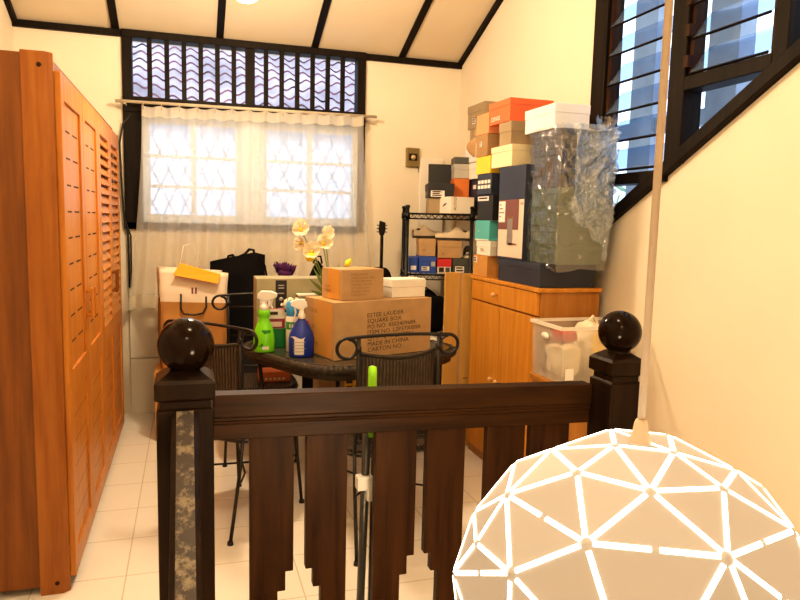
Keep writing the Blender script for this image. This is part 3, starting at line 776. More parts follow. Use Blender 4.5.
# plastic wrap
def wrapfn(u, v):
    # u around, v up
    z = 1.225 + v * .715
    x0, x1, y0, y1 = 1.735, 2.012, 2.988, 3.284
    per = [(x0, y1), (x0, y0), (x1, y0), (x1, y1)]
    s = u * 4; i = min(int(s), 3); f = s - i
    a = Vector(per[i]); c = Vector(per[(i + 1) % 4]); p = a + (c - a) * f
    cen = Vector(((x0 + x1) / 2, (y0 + y1) / 2)); n = (p - cen).normalized()
    q = Vector((p.x * 11, p.y * 11, z * 11))
    rid = lambda k: (1 - abs(noise.noise(q * k + Vector((k, 0, 0))))) ** 3
    amp = .40 + (1.0 * max(0, min(1, (v - .25 + .6 * (p.x - 1.87)) * 3)) if (i == 1 or i == 2) else .25 * v)
    off = .003 + amp * (.019 * rid(1.0) + .011 * rid(2.3) + .006 * rid(5.1))
    if p.x > 1.9: off += .005 * v
    zz = z
    if v > .9: zz = z + .012 * noise.noise(q * 2)
    if v < .05: zz = z + .018 * noise.noise(q * 1.5)
    P2 = p + n * off
    if P2.y > 3.285: P2.y = 3.2865 + .1 * (P2.y - 3.2865) if P2.y > 3.2865 else P2.y
    return (min(P2.x, 2.062), P2.y, zz)
pw = thing('plastic_wrap', 'crinkled clear plastic wrap around the stack of grey green shoe boxes', 'plastic wrap', (1.87, 3.1, 1.226))
def pwp(mb, name, **kw):
    o = mb.build(name, M['wrap'], recalc=False, **kw); o.parent = pw; o.matrix_parent_inverse = Matrix.Translation(-pw.location)
M['wrap_sky'] = clear('plastic_wrap_sky_sheen', (.88, .93, .97), .42, .07, diffuse=.16, bump=.9, bscale=30, dcol=(.50, .68, .88))  # bluish diffuse paints the window sky's sheen onto these crinkles
wg = MB().grid(wrapfn, 150, 90)
for f in wg.bm.faces:
    c = f.calc_center_median(); v = (c.z - 1.225) / .715
    if c.x > 1.80 and c.y < 3.02 and v > .34 - (c.x - 1.80) * .9 + .12 * noise.noise(c * 9) or c.x > 2.0 and v > .2: f.material_index = 1
o = wg.build('wrap_sheet', [M['wrap'], M['wrap_sky']], recalc=False); o.parent = pw; o.matrix_parent_inverse = Matrix.Translation(-pw.location)
def knotfn(u, v):
    a = 2 * PI * u; r = .012 + .05 * v + .015 * noise.noise(Vector((math.cos(a) * 3, math.sin(a) * 3, v * 5)))
    return (1.985 + .9 * r * math.cos(a) * .9, 2.985 + r * math.sin(a), 1.885 + .10 * v + .03 * noise.noise(Vector((math.cos(a) * 4, math.sin(a) * 4, v * 3))))
pwp(MB().grid(knotfn, 40, 10), 'gathered_end')

# --- far column on the cabinet
fc = [('kraft_box', 'plain kraft box lying lowest at the far end of the cabinet', 3.725, 3.93, 1.256, 'kraft3', None, 'brown'),
      ('shoe_box', 'white lidded shoe box between the kraft box and the teal box', 3.70, 3.90, 1.346, 'white', .036, None),
      ('shoe_box', 'teal blue box resting on a white shoe box beside the speaker box', 3.72, 3.93, 1.468, 'teal', None, None),
      ('shoe_box', 'black box with a white sticker on top of the teal box', 3.69, 3.905, 1.621, 'black', None, None),
      ('shoe_box', 'navy box with a row of white print on top of the black box', 3.705, 3.91, 1.746, 'navy', None, None),
      ('shoe_box', 'bright yellow box under a kraft box beside the cream shoe box', 3.735, 3.94, 1.850, 'yellow', None, None),
      ('kraft_box', 'brown kraft box with rounded open flap above the yellow box', 3.785, 3.95, 1.983, 'kraft2', None, None),
      ('shoe_box', 'peach coloured box with open flap left of the bright orange box', 3.785, 3.96, 2.105, 'peach', None, None)]
z = Z
FC = []
for nm, lb, ya, yb, zt, m, lh, _ in fc:
    x0 = 1.70 + random.uniform(0, .008)
    FC.append(sbox(nm, lb, x0, 1.96, ya, yb, z, zt, M[m], M[m] if lh else None, lh or 0)); z = zt + .001
def flat(t, w, d, u0, u1, v0, v1, m, **kw): face_sticker(t, 'left', w, d, u0, u1, v0, v1, m, **kw)
t, w, d, h = FC[0]; flat(t, w, d, .01, .06, .08, .115, M['labelw'], lines=2)
t, w, d, h = FC[2]
MB().box(-w - .004, -w, -d, d - .003, .0, .006).build('edge_strip', M['white'], t); face_text(t, 'left', w, d, .05, .05, .03, 'o', M['white'])
t, w, d, h = FC[3]; flat(t, w, d, .0, .16, .115, .142, M['labelw'], lines=1)
t, w, d, h = FC[4]
for v in (.035, .065, ):
    for q in range(4): flat(t, w, d, .012 + q * .047, .05 + q * .047, v, v + .02, M['white'], name='white_mark')
t, w, d, h = FC[1]; face_text(t, 'left', w, d, .06, .022, .03, 'TBN', M['ink2'])
t, w, d, h = FC[6]; flat(t, w, d, .05, .085, .06, .09, M['labelw'], lines=2)
def flapfn(u, v, d=d, w=w):
    a = u * PI; return (-w - .004 - .045 * v, d - .006 + .05 * v * .6, .066 + .058 * math.cos(a) * (1 - .2 * v))
MB().grid(lambda u, v: (-w - .002 - .05 * math.sin(u * PI) * v, d + .035 * v, .005 + u * .12), 10, 4).build('open_flap', M['kraft2'], t, recalc=False)
t, w, d, h = FC[7]
MB().grid(lambda u, v: (-w - .002 + .012 * math.sin(u * PI) , d + .04 * math.sin(v * 1.2) + .002, .002 + u * .118 + .012 * v), 10, 4).build('open_flap', M['kraft2'], t, recalc=False)

# ------------------------------------------------------------------ rack
_before = set(o.name for o in COL.objects)
RX0, RX1, RY0, RY1 = 1.475, 2.055, 4.60, 5.00
rk = thing('wire_rack', 'black metal wire shelving rack in the far right corner', 'rack', ((RX0 + RX1) / 2, (RY0 + RY1) / 2, 0))
def rkp(mb, name, **kw):
    o = mb.build(name, M['metal'], **kw); o.parent = rk; o.matrix_parent_inverse = Matrix.Translation(-rk.location)
for x, y in ((RX0, RY0), (1.935, RY0), (RX0, RY1), (RX1, RY1)):
    b = MB().tube([(x, y, 0), (x, y, 1.555)], .0135, 10)
    for z in (.12, .60, 1.06, 1.49): b.lathe([(.0136, -.02), (.02, -.02), (.018, .025), (.0136, .025)], (x, y, z), 10)
    b.lathe([(.0136, 1.545), (.018, 1.55), (.016, 1.565), (0, 1.568)], (x, y, 0), 10)
    rkp(b, 'post')
SH = (.12, .60, 1.06, 1.49)
for z in SH:
    b = MB()
    for y in (RY0, RY1):
        b.tube([(RX0, y, z + .018), (RX1, y, z + .018)], .005, 6); b.tube([(RX0, y, z - .018), (RX1, y, z - .018)], .005, 6)
        pts = [(RX0 + (RX1 - RX0) * i / 24, y, z + (.015 if i % 2 else -.015)) for i in range(25)]; b.tube(pts, .003, 5)
    for x in (RX0, RX1): b.tube([(x, RY0, z + .018), (x, RY1, z + .018)], .005, 6); b.tube([(x, RY0, z - .018), (x, RY1, z - .018)], .005, 6)
    for i in range(1, 16): x = RX0 + (RX1 - RX0) * i / 16; b.tube([(x, RY0, z + .021), (x, RY1, z + .021)], .0025, 5)
    rkp(b, 'wire_shelf')
ST = [z + .0242 for z in SH]
# top shelf
z = ST[3]
tag(MB().prism([(-.1, -.02, 0), (-.1, .0, 0), (-.1, .04, .375), (-.1, .02, .375)], (.205, 0, 0)).build('black_panel', M['black'], bevel=.003, loc=(1.755, 5.0, z)), 'thin black panel standing upright at the back of the rack top', 'panel')
tag(MB().prism([(1.765, 5.16, .001), (1.765, 5.185, .001), (1.765, 5.235, 1.955), (1.765, 5.210, 1.955)], (.20, 0, 0)).build('white_board', M['white'], bevel=.004), 'tall white board leaning on the back wall behind the rack', 'board')
t, w, d, h = sbox('kraft_box', 'small kraft box on the rack top under the black shoe box', 1.635, 1.76, 4.72, 4.93, z, 1.625, M['taupe'])
t, w, d, h = sbox('shoe_box', 'black lidded shoe box with white label on the rack top', 1.625, 1.815, 4.70, 4.94, 1.626, 1.728, M['black'], M['black'], .05)
face_text(t, 'left', w, d, .05, .015, .035, 'DODDA', M['grey']); face_text(t, 'front', w, d, .01, .012, .03, '', M['grey'])
face_sticker(t, 'front', w, d, .02, .12, .005, .05, M['labelw'], lines=3)
t, w, d, h = sbox('shoe_box', 'white shoe box with a small black logo at the front of the rack top', 1.735, 1.925, 4.60, 4.78, z, 1.632, M['white'], rz=R(22))
b = MB(); b.grid(lambda u, v: (-w - .0015, d - .055 - u * .075, .055 + .018 * u * u - .008 * (1 - u) + v * .014 * (1 - abs(2 * u - 1)) ), 10, 2); b.build('printed_logo', M['ink'], t)
mx = MX((-w + .045, -d - .002, .02), (0, 0, 1), (-1, 0, 0)); MB().text('ALOGY', .032, mx).build('printed_text', M['ink2'], t)
t, w, d, h = sbox('shoe_box', 'orange brown box resting behind on the white logo box', 1.82, 1.935, 4.79, 4.975, 1.633, 1.772, M['orange2'])
t, w, d, h = sbox('storage_box', 'small dark box on the orange brown box in the corner', 1.82, 1.93, 4.78, 4.97, 1.880, 1.925, M['dkgrey'])
t, w, d, h = sbox('shoe_box', 'small grey box under the small dark box in the corner', 1.82, 1.93, 4.79, 4.96, 1.773, 1.879, M['grey'], M['grey'], .04)
x0, x1, ya, yb = 1.972, 2.088, 4.50, 4.72
t, w, d, h = sbox('storage_box', 'dark navy box at the right end of the rack top under white boxes', 1.985, 2.09, 4.54, 4.76, z, 1.765, M['navy'])
face_sticker(t, 'left', w, d, .12, .18, .18, .21, M['labelw'])
t, w, d, h = sbox('shoe_box', 'lower white shoe box of the corner stack on the rack', 1.962, x1, 4.52, 4.745, 1.766, 1.884, M['white'], M['white'], .045)
t, w, d, h = sbox('shoe_box', 'upper white shoe box of the corner stack with faint print', 1.955, x1, 4.51, 4.735, 1.885, 2.012, M['white2'])
face_text(t, 'left', w, d, .1, .065, .018, 'nitanu', M['ink2'])
t, w, d, h = sbox('kraft_box', 'brown box on the white boxes just below the topmost box of the corner stack', 1.968, x1, 4.52, 4.69, 2.013, 2.125, M['taupe'])
t, w, d, h = sbox('kraft_box', 'taupe lidded box topmost of the corner stack with white label', 1.965, x1 + .004, 4.44, 4.745, 2.126, 2.292, M['taupe'], M['taupe'], .055, rz=0)
face_sticker(t, 'left', w, d, .10, .155, .03, .085, M['labelw'], lines=3)
# middle shelf
z = ST[2]
t, w, d, h = sbox('shoe_box', 'blue shoe box leftmost on the middle rack shelf', 1.50, 1.56, 4.65, 4.90, z, 1.195, M['blue'])
face_sticker(t, 'front', w, d, .01, .05, .02, .05, M['labelw'])
t, w, d, h = sbox('shoe_box', 'blue shoe box beside the red box on the middle rack shelf', 1.565, 1.69, 4.605, 4.90, z, 1.205, M['blue'], M['blue'], .035)
face_sticker(t, 'front', w, d, .02, .075, .02, .05, M['labelw'], lines=2); face_sticker(t, 'front', w, d, .088, .116, .05, .085, M['grey'])
t, w, d, h = sbox('shoe_box', 'red and white shoe box on the middle rack shelf', 1.697, 1.80, 4.605, 4.90, z, 1.19, M['labelw'], M['red'], .055)
face_sticker(t, 'front', w, d, .012, .048, .012, .045, M['ink'], lines=0); face_sticker(t, 'front', w, d, .06, .09, .012, .045, M['dkgrey'], lines=0)
t, w, d, h = sbox('shoe_box', 'dark grey shoe box with white label at the right of the red box', 1.806, 1.935, 4.605, 4.90, z, 1.195, M['dkgrey'], M['dkgrey'], .05)
face_sticker(t, 'front', w, d, .02, .085, .01, .055, M['labelw'], lines=2)
t, w, d, h = sbox('kraft_box', 'left kraft shoe box lying on the blue boxes', 1.565, 1.69, 4.66, 4.92, 1.206, 1.33, M['kraft'], M['kraft'], .045)
face_text(t, 'front', w, d, .03, .03, .04, 'v', M['ink2'])
t, w, d, h = sbox('kraft_box', 'right kraft shoe box lying on the red box under pale shoes', 1.70, 1.875, 4.64, 4.92, 1.196, 1.32, M['kraft'], M['kraft'], .045)
face_text(t, 'front', w, d, .03, .02, .04, 'v', M['ink2'])
def shoe(name, label, loc, rz, m, L_=.25, sc=1.0, sole='shoedk'):
    t = thing(name, label, 'shoe', loc, rz, None)
    def up(u, v):
        x = -.5 * L_ + u * L_; wd = .043 * (.55 + .45 * math.sin(PI * min(1, u * .9 + .12))) * sc
        a = PI * v; hh = (.036 + .030 * math.exp(-(u / .10) ** 2) + .046 * math.exp(-((u - .40) / .17) ** 2)) * sc * min(1, 4 * math.sin(PI * (.04 + .92 * u))) ** .5
        return (x, wd * math.cos(a), .018 + hh * math.sin(a) ** .7)
    MB().grid(up, 16, 10).build('upper', M[m], t, recalc=False)
    pts = []
    for q in range(28):
        a = 2 * PI * q / 28; pts.append((.5 * L_ * math.cos(a) * 1.03, .042 * sc * math.sin(a), 0))
    MB().prism(pts, (0, 0, .02)).build('sole', M[sole], t, bevel=.004)
    MB().sphere((-.25 * L_, 0, .062 * sc), .030, 14, 1.35, .72, .40).build('shoe_opening', M['shoedk'], t)
    b = MB()
    for q in range(4): b.tube([(.0 + q * .02, -.02, .072 - q * .006), (.005 + q * .02, 0, .08 - q * .007), (.0 + q * .02, .02, .072 - q * .006)], .003, 5)
    b.build('laces', M['white'], t)
shoe('sneaker', 'beige sneaker lying on the right kraft shoe box in the rack', (1.82, 4.72, 1.3215), R(172), 'shoe', .26, 1.0)
shoe('sneaker', 'beige sneaker lying on the left kraft shoe box in the rack', (1.63, 4.78, 1.3315), R(20), 'shoe', .22, .95)
shoe('sandal', 'dark shoe lying on the dark grey box at the right of the rack', (1.935, 4.73, 1.1965), R(80), 'shoedk', .22, .9, 'shoe')
# lower shelves: dark bags
def lump(name, label, c, s, m, cat, seed, nz=.25, zb=None):
    t = thing(name, label, cat, (c[0], c[1], c[2]))
    b = MB()
    def fn(u, v):
        a = 2 * PI * u; e = PI * (v - .5)
        p = Vector((math.cos(a) * math.cos(e), math.sin(a) * math.cos(e), math.sin(e)))
        p = Vector([abs(q) ** .6 * (1 if q >= 0 else -1) for q in p])
        n = 1 + nz * noise.noise(p * 1.8 + Vector((seed, 0, 0)))
        return (p.x * s[0] * n, p.y * s[1] * n, s[2] + p.z * s[2] * (n if p.z > 0 else 1))
    b.grid(fn, 32, 18); b.build('bag_body', M[m], t, recalc=False)
    b = MB(); b.tube([(-s[0] * .4, 0, s[2] * 1.7), (-s[0] * .35, 0, s[2] * 2.05), (0, 0, s[2] * 2.25), (s[0] * .35, 0, s[2] * 2.05), (s[0] * .4, 0, s[2] * 1.7)], .007, 6); b.build('handle', M[m], t)
    return t
lump('cloth_bag', 'black cloth bag lying on the second rack shelf from the floor', (1.64, 4.80, ST[1] + .002), (.13, .15, .15), 'blackfab', 'bag', 1)
lump('cloth_bag', 'dark cloth bag at the right of the second rack shelf from the floor', (1.90, 4.80, ST[1] + .002), (.10, .15, .16), 'shoedk', 'bag', 5)
lump('plastic_bag', 'crumpled white plastic bag in front of the rack beside the cardboard sheet', (1.55, 4.34, .56), (.095, .085, .055), 'plasticbag', 'bag', 9, .4)
t, w, d, h = sbox('storage_box', 'black crate on the floor in front of the rack', 1.38, 1.66, 4.22, 4.50, 0.001, .558, M['black'], M['black'], .08)
lump('cloth_bag', 'black bag on the lowest rack shelf', (1.76, 4.80, ST[0] + .002), (.22, .15, .15), 'blackfab', 'bag', 12)

# the rack stands turned a little in its corner; what lies on it turns with it
PV = Vector((RX0, RY0, 0)); RA = R(-14); RM = Matrix.Rotation(RA, 3, 'Z')
for o in list(COL.objects):
    if o.name in _before or o.parent: continue
    lb = o.get('label', '')
    if any(k_ in lb for k_ in ('corner stack', 'right end of the rack top', 'white board', 'crate', 'crumpled white')): continue
    o.location = PV + RM @ (o.location - PV); o.rotation_euler.z += RA

# folded cardboard sheet beside the cabinet
cs = thing('cardboard_sheet', 'tall folded cardboard sheet standing between the rack and the cabinet', 'cardboard', (1.75, 4.03, 0))
def csp(mb, name, m):
    o = mb.build(name, m, bevel=.002); o.parent = cs; o.matrix_parent_inverse = Matrix.Translation(-cs.location)
csp(MB().box(1.555, 1.652, 4.02, 4.045, .002, 1.135), 'left_panel', M['board'])
csp(MB().box(1.655, 2.06, 3.985, 4.01, .002, 1.13), 'right_panel', M['board'])
csp(MB().prism([(1.652, 4.02, .002), (1.655, 4.01, .002), (1.655, 3.985, .002), (1.648, 4.02, .002)], (0, 0, 1.13)), 'fold', M['kraft2'])
csp(MB().box(1.67, 1.70, 3.983, 3.9855, .37, .40).box(1.68, 1.71, 3.983, 3.9855, .45, .456), 'printed_mark', M['ink'])

# clear bin on small stool cabinet
ns = thing('nightstand', 'small wooden stand under the frosted plastic bin beside the cabinet', 'stand', (1.86, 2.89, 0))
MB().box(-.20, .21, -.14, .145, 0, .675).build('carcass', M['cab_side'], ns, bevel=.003)
MB().box(-.215, .215, -.155, .148, .675, .705).build('top_board', M['cab_side'], ns, bevel=.006)
fr = MB().box(-.214, -.20, -.12, .13, .42, .63).build('drawer', M['cab'], ns, bevel=.002)
bn = thing('storage_bin', 'frosted clear plastic storage bin standing beside the right newel post', 'bin', (1.83, 2.885, .7065))
b = MB()
def binring(z, e, o=0): return [(-.17 - e + o, -.135 - e * .6 + o, z), (.19 + e - o, -.135 - e * .6 + o, z), (.19 + e - o, .145 + e * .3 - o, z), (-.17 - e + o, .145 + e * .3 - o, z)]
vs = [[b.bm.verts.new(p) for p in binring(z, e)] for z, e in ((0, 0), (.262, .012))]
for q in range(4): b.bm.faces.new([vs[0][q], vs[0][(q + 1) % 4], vs[1][(q + 1) % 4], vs[1][q]])
b.bm.faces.new(vs[0][::-1])
b.build('bin_body', M['bin'], bn)
b = MB()
e0, e1 = .008, .022
r0 = binring(.258, .010); r1 = binring(.258, .024); r2 = binring(.274, .024); r3 = binring(.274, .010)
V = [[b.bm.verts.new(p) for p in r] for r in (r0, r1, r2, r3)]
for A, B in ((0, 1), (1, 2), (2, 3), (3, 0)):
    for q in range(4): b.bm.faces.new([V[A][q], V[A][(q + 1) % 4], V[B][(q + 1) % 4], V[B][q]])
b.build('rim', M['binrim'], bn)
b = MB(); b.lathe([(0, 0), (.035, 0), (.035, .004), (0, .004)], (-.185, .01, .21), 16, Matrix.Rotation(R(-90), 3, 'Y'), .5, 1)
b.build('handle_hole', M['whitep'], bn)
MB().box(-.155, -.11, -.139, -.137, .02, .075).build('sticker', M['labelw'], bn)
t, w, d, h = sbox('folder', 'yellow folder standing inside the frosted storage bin', 1.85, 2.0, 2.762, 2.80, .712, .94, M['yellow'], cat='folder')
lump('cloth_bundle', 'beige cloth bundle lying low inside the frosted storage bin', (1.755, 2.90, .711), (.068, .09, .085), 'tissue', 'cloth', 3)
lump('cloth_bundle', 'small red cloth on the bundle inside the frosted storage bin', (1.755, 2.90, .885), (.05, .06, .028), 'red', 'cloth', 6)
lump('paper_bundle', 'white paper bundle inside the frosted storage bin', (1.92, 2.92, .711), (.07, .09, .13), 'tissue', 'paper', 4)

# ------------------------------------------------------------------ table
TH = R(27); TC = Vector((.865, 3.70, 0)); TU, TV = .50, .47
tb = thing('wicker_table', 'dark wicker garden table with glass top behind the railing', 'table', (TC.x, TC.y, 0), TH)
def outline(su, sv, n=72, p=4.2):
    o = []
    for i in range(n):
        a = 2 * PI * i / n; c, s = math.cos(a), math.sin(a)
        o.append((su * abs(c) ** (2 / p) * (1 if c >= 0 else -1), sv * abs(s) ** (2 / p) * (1 if s >= 0 else -1)))
    return o
ol = outline(TU, TV)
b = MB(); b.prism([(x * .965, y * .965, .735) for x, y in ol], (0, 0, .013)); b.build('glass_top', M['tableglass'], tb, bevel=.003)
ol2 = outline(TU, TV, 260)
b = MB(); b.tube([(x, y, .726 + .003 * math.sin(i * 1.9)) for i, (x, y) in enumerate(ol2)], [.0235 if i % 2 else .0195 for i in range(260)], 10, close=True); b.build('wicker_rim', M['wicker'], tb)
b = MB(); 
o1 = outline(TU * .985, TV * .985); o2 = outline(TU * .95, TV * .95)
vs = [[b.bm.verts.new((x, y, z)) for x, y in oo] for oo, z in ((o1, .722), (o1, .675), (o2, .670), (o2, .722))]
for A, B in zip(vs, vs[1:]):
    for q in range(len(o1)): b.bm.faces.new([A[q], A[(q + 1) % len(o1)], B[(q + 1) % len(o1)], B[q]])
b.build('wicker_apron', M['wicker'], tb)
for sx in (-1, 1):
    for sy in (-1, 1):
        x, y = sx * .36, sy * .34
        b = MB().tube([(x * 1.05, y * 1.05, .70), (x, y, .5), (x * .97, y * .97, .25), (x * 1.1, y * 1.1, 0)], .011, 8)
        b.tube([(x * .97 + .03 * math.cos(a), y * .97, .36 + .045 * math.sin(a)) for a in [2 * PI * q / 16 for q in range(16)]], .005, 6, close=True)
        b.lathe([(0, 0), (.016, 0), (.016, .012), (0, .014)], (x * 1.1, y * 1.1, 0), 10)
        b.build('leg', M['iron'], tb)
b = MB()
b.tube([(-.35, -.33, .22), (0, 0, .30), (.35, .33, .22)], .007, 6); b.tube([(-.35, .33, .22), (0, 0, .30), (.35, -.33, .22)], .007, 6)
b.build('cross_brace', M['iron'], tb)

# ------------------------------------------------------------------ chairs
def scroll(cx, cz, s, y, r0=.045):
    pts = []
    for q in range(26):
        a = PI / 2 + s * (q / 25) * 2 * PI * .98
        r = r0 * (1 - .10 * q / 25)
        pts.append((cx + r * math.cos(a), y, cz + r * math.sin(a)))
    return pts
ch = thing('iron_chair', 'x', 'chair', (0, 0, 0))
b = MB(); zt = .958; yb = -.225
left = scroll(-.225, zt - .045, 1, yb); right = scroll(.225, zt - .045, -1, yb)
top = left[::-1] + [(-.225 + .45 * i / 10, yb - .012 * math.sin(PI * i / 10), zt + .010 * math.sin(PI * i / 10)) for i in range(1, 10)] + right
b.tube(top, .0075, 8)
for s in (-1, 1):
    b.tube([(s * .178, yb, zt - .002), (s * .178, yb, .70), (s * .185, yb + .01, .45)], .009, 8)
    b.lathe([(.0, -.014), (.013, -.012), (.013, .012), (0, .014)], (s * .178, yb, zt - .05), 10)
b.tube([(-.178, yb, .50), (.178, yb, .50)], .007, 6)
b.build('back_frame', M['iron'], ch)
def backfn(u, v):
    x = -.172 + .344 * u
    zt_ = .888 - .020 * math.sin(PI * u); z = .505 + (zt_ - .505) * v
    return (x, yb + .03 - .035 * math.sin(PI * u) * (.4 + .6 * v) - .004, z)
b = MB().grid(backfn, 24, 10); o = b.build('woven_backrest', M['wickerback'], ch, recalc=False)
md = o.modifiers.new('solid', 'SOLIDIFY'); md.thickness = .008
b = MB(); b.tube([backfn(i / 20, 1) for i in range(21)], .008, 6); b.build('backrest_rim', M['wicker'], ch)
so = outline(.21, .205, 40, 4)
b = MB(); b.prism([(x, y - .01, .435) for x, y in so], (0, 0, .022)); b.build('woven_seat', M['wickerback'], ch, bevel=.005)
b = MB(); b.tube([(x * 1.02, y * 1.02 - .01, .435) for x, y in so], .009, 8, close=True); b.build('seat_frame', M['iron'], ch)
for s in (-1, 1):
    b = MB().tube([(s * .185, yb + .01, .455), (s * .190, yb - .02, .30), (s * .20, yb - .095, .004)], .008, 8); b.lathe([(0, 0), (.014, 0), (.012, .016), (0, .018)], (s * .20, yb - .095, 0), 10); b.build('leg', M['iron'], ch)
    b = MB().tube([(s * .185, .18, .44), (s * .19, .19, .25), (s * .20, .215, .004)], .008, 8); b.lathe([(0, 0), (.014, 0), (.012, .016), (0, .018)], (s * .20, .215, 0), 10); b.build('leg', M['iron'], ch)
b = MB(); b.tube([(-.19, yb - .01, .26), (-.1, -.1, .24), (.1, .1, .24), (.19, .19, .26)], .005, 6); b.tube([(.19, yb - .01, .26), (.1, -.1, .24), (-.1, .1, .24), (-.19, .19, .26)], .005, 6)
b.build('stretcher', M['iron'], ch)
ch.location = (.848, 2.985, 0); ch.rotation_euler.z = R(4); ch.scale = (1.04, 1, 1)
ch['label'] = 'wrought iron chair with woven back nearest the railing in front of the big carton'
GR = None
dup(ch, (.240, 3.34, 0), R(-45), 'wrought iron chair with woven back partly behind the left newel ball')
c3 = dup(ch, (.405, 4.165, 0), R(180 - 3), 'wrought iron chair with open barred back at the far side of the table')
for c in list(c3.children):
    if c.name.startswith(('woven_backrest', 'backrest_rim')): bpy.data.objects.remove(c)
MB().tube([(-.178, yb, .885), (.178, yb, .885)], .006, 6).build('back_bar', M['iron'], c3)
MB().tube([(-.178, yb, .70), (.178, yb, .70)], .006, 6).build('back_bar', M['iron'], c3)

# ------------------------------------------------------------------ cartons on the table
TZ = .7495
def carton(name, label, fl, ang, w, d, h, z):
    c = Vector((fl[0], fl[1])) + Vector((math.cos(ang), math.sin(ang))) * w / 2 + Vector((-math.sin(ang), math.cos(ang))) * d / 2
    t = thing(name, label, 'carton', (c.x, c.y, z), ang)
    b = MB(); b.box(-w / 2, w / 2, -d / 2, d / 2, 0, h - .003); b.box(-w / 2, w / 2, -d / 2, -.0015, h - .003, h); b.box(-w / 2, w / 2, .0015, d / 2, h - .003, h)
    b.build('box_body', M['kraft'], t, bevel=.002)
    b = MB(); e = .001; b.box(-w / 2 - e, w / 2 + e, -.028, .028, h - .0005, h + .0008); b.box(-w / 2 - e, -w / 2 - .0002, -.028, .028, h * .70, h + .0008); b.box(w / 2 + .0002, w / 2 + e, -.028, .028, h * .7, h + .0008); b.box(-w / 2 - e * 1.5, -w / 2 - .0002, -d * .42, d * .18, h * .03, h * .97)  # last box: wide tape-coloured panel painting warm bounce light on the side
    b.build('packing_tape_and_bounce', M['tape_and_bounce'], t)
    return t, w / 2, d / 2, h
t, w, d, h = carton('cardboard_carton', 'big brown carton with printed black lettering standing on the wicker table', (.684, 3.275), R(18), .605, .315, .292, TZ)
LINES = ['ESTEE LAUDER', 'SQUARE BOX', 'PO NO. 4502409684', 'ITEM NO. L2P370000A', 'QTY   6   PCS/CTN', '', 'CARTON NO.:']
LINES[5] = 'MADE IN CHINA'
b = MB()
for i, ln in enumerate(LINES):
    b.text(ln, .0315, MX((-w + .190 + .001 * i, -d - .0012, h - .085 - i * .0300), (1, .0, .035), (0, 0, 1)), sx=1.12)
b.build('printed_text', M['ink'], t)
b = MB()
for i, ln in enumerate(['< C.B. K2', '', 'C.B. K2', '', 'CARTON']):
    if ln: b.text(ln, .028, MX((-w - .0026, d - .03, h - .07 - i * .042), (0, -1, 0), (0, 0, 1)))
b.build('side_text', M['ink2'], t)
ZT = TZ + .292 + .001
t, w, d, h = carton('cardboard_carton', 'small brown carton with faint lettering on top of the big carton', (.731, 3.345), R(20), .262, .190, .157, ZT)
b = MB()
for i, ln in enumerate(['ESTEE LAUDER', 'SMALL SQUARE BOX', 'PO NO. 450240968', 'ITEM NO. L2P3700A', 'QTY: 6 PCS/CTN', 'MADE IN CHINA', 'CARTON NO.']):
    b.text(ln, .0135, MX((-w + .058, -d - .0012, h - .03 - i * .0175), (1, 0, 0), (0, 0, 1)), sx=1.15)
b.build('printed_text', M['ink2'], t)
b = MB(); b.quad([(-w - .0012, .028, .085), (-w - .0012, -.012, .085), (-w - .0012, -.012, .122), (-w - .0012, .028, .122)]); b.build('printed_mark', M['kraft2'], t)
b = MB()
for i, ln in enumerate(['C.B. K2', 'FRAGILE']): b.text(ln, .018, MX((-w - .0026, d - .03, .06 - i * .022), (0, -1, 0), (0, 0, 1)))
b.build('side_text', M['ink2'], t)
t, w, d, h = sbox('gift_box', 'flat white lidded box on the big carton beside the small carton', 1.005, 1.225, 3.475, 3.62, ZT, ZT + .098, M['white'], M['white'], .042, rz=R(16))

# appliance box
t, w, d, h = sbox('appliance_box', 'olive grey appliance box with black strip behind the spray bottles', 0.360, .80, 3.86, 4.06, TZ, 1.112, M['olive'])
face_sticker(t, 'front', w, d, .105, .168, .12, .352, M['black'], 'black_strip')
for z in (.32, .305, .275, .19):
    MB().quad([(-w + .12, -d - .0025, z), (-w + .153, -d - .0025, z), (-w + .153, -d - .0025, z + .006), (-w + .12, -d - .0025, z + .006)]).build('printed_line', M['grey'], t)
MB().lathe([(0, 0), (.012, 0), (.012, .001), (0, .001)], (-w + .136, -d - .002, .245), 14, Matrix.Rotation(R(90), 3, 'X')).build('printed_icon', M['grey'], t)
face_sticker(t, 'front', w, d, .018, .075, .20, .29, M['labelw'], 'sticker', lines=3)
# clear tray in front
t = thing('clear_tray', 'small clear plastic tray with white label in front of the appliance box', 'tray', (.635, 3.80, .952))
b = MB(); b.box(-.055, .055, -.04, .04, .0, .004); b.box(-.055, .055, -.04, -.036, .004, .07); b.box(-.055, .055, .036, .04, .004, .07); b.box(-.055, -.051, -.036, .036, .004, .07); b.box(.051, .055, -.036, .036, .004, .07); b.build('tray_body', M['bin'], t)
MB().box(-.058, .058, -.043, .043, .07, .078).build('lid', M['binrim'], t, bevel=.002)
MB().box(-.04, .03, -.0415, -.0405, .015, .055).build('sticker', M['labelw'], t)
t, w, d, h = sbox('kraft_box', 'small kraft box under the clear tray behind the bottles', .58, .70, 3.75, 3.85, TZ, .951, M['kraft'])

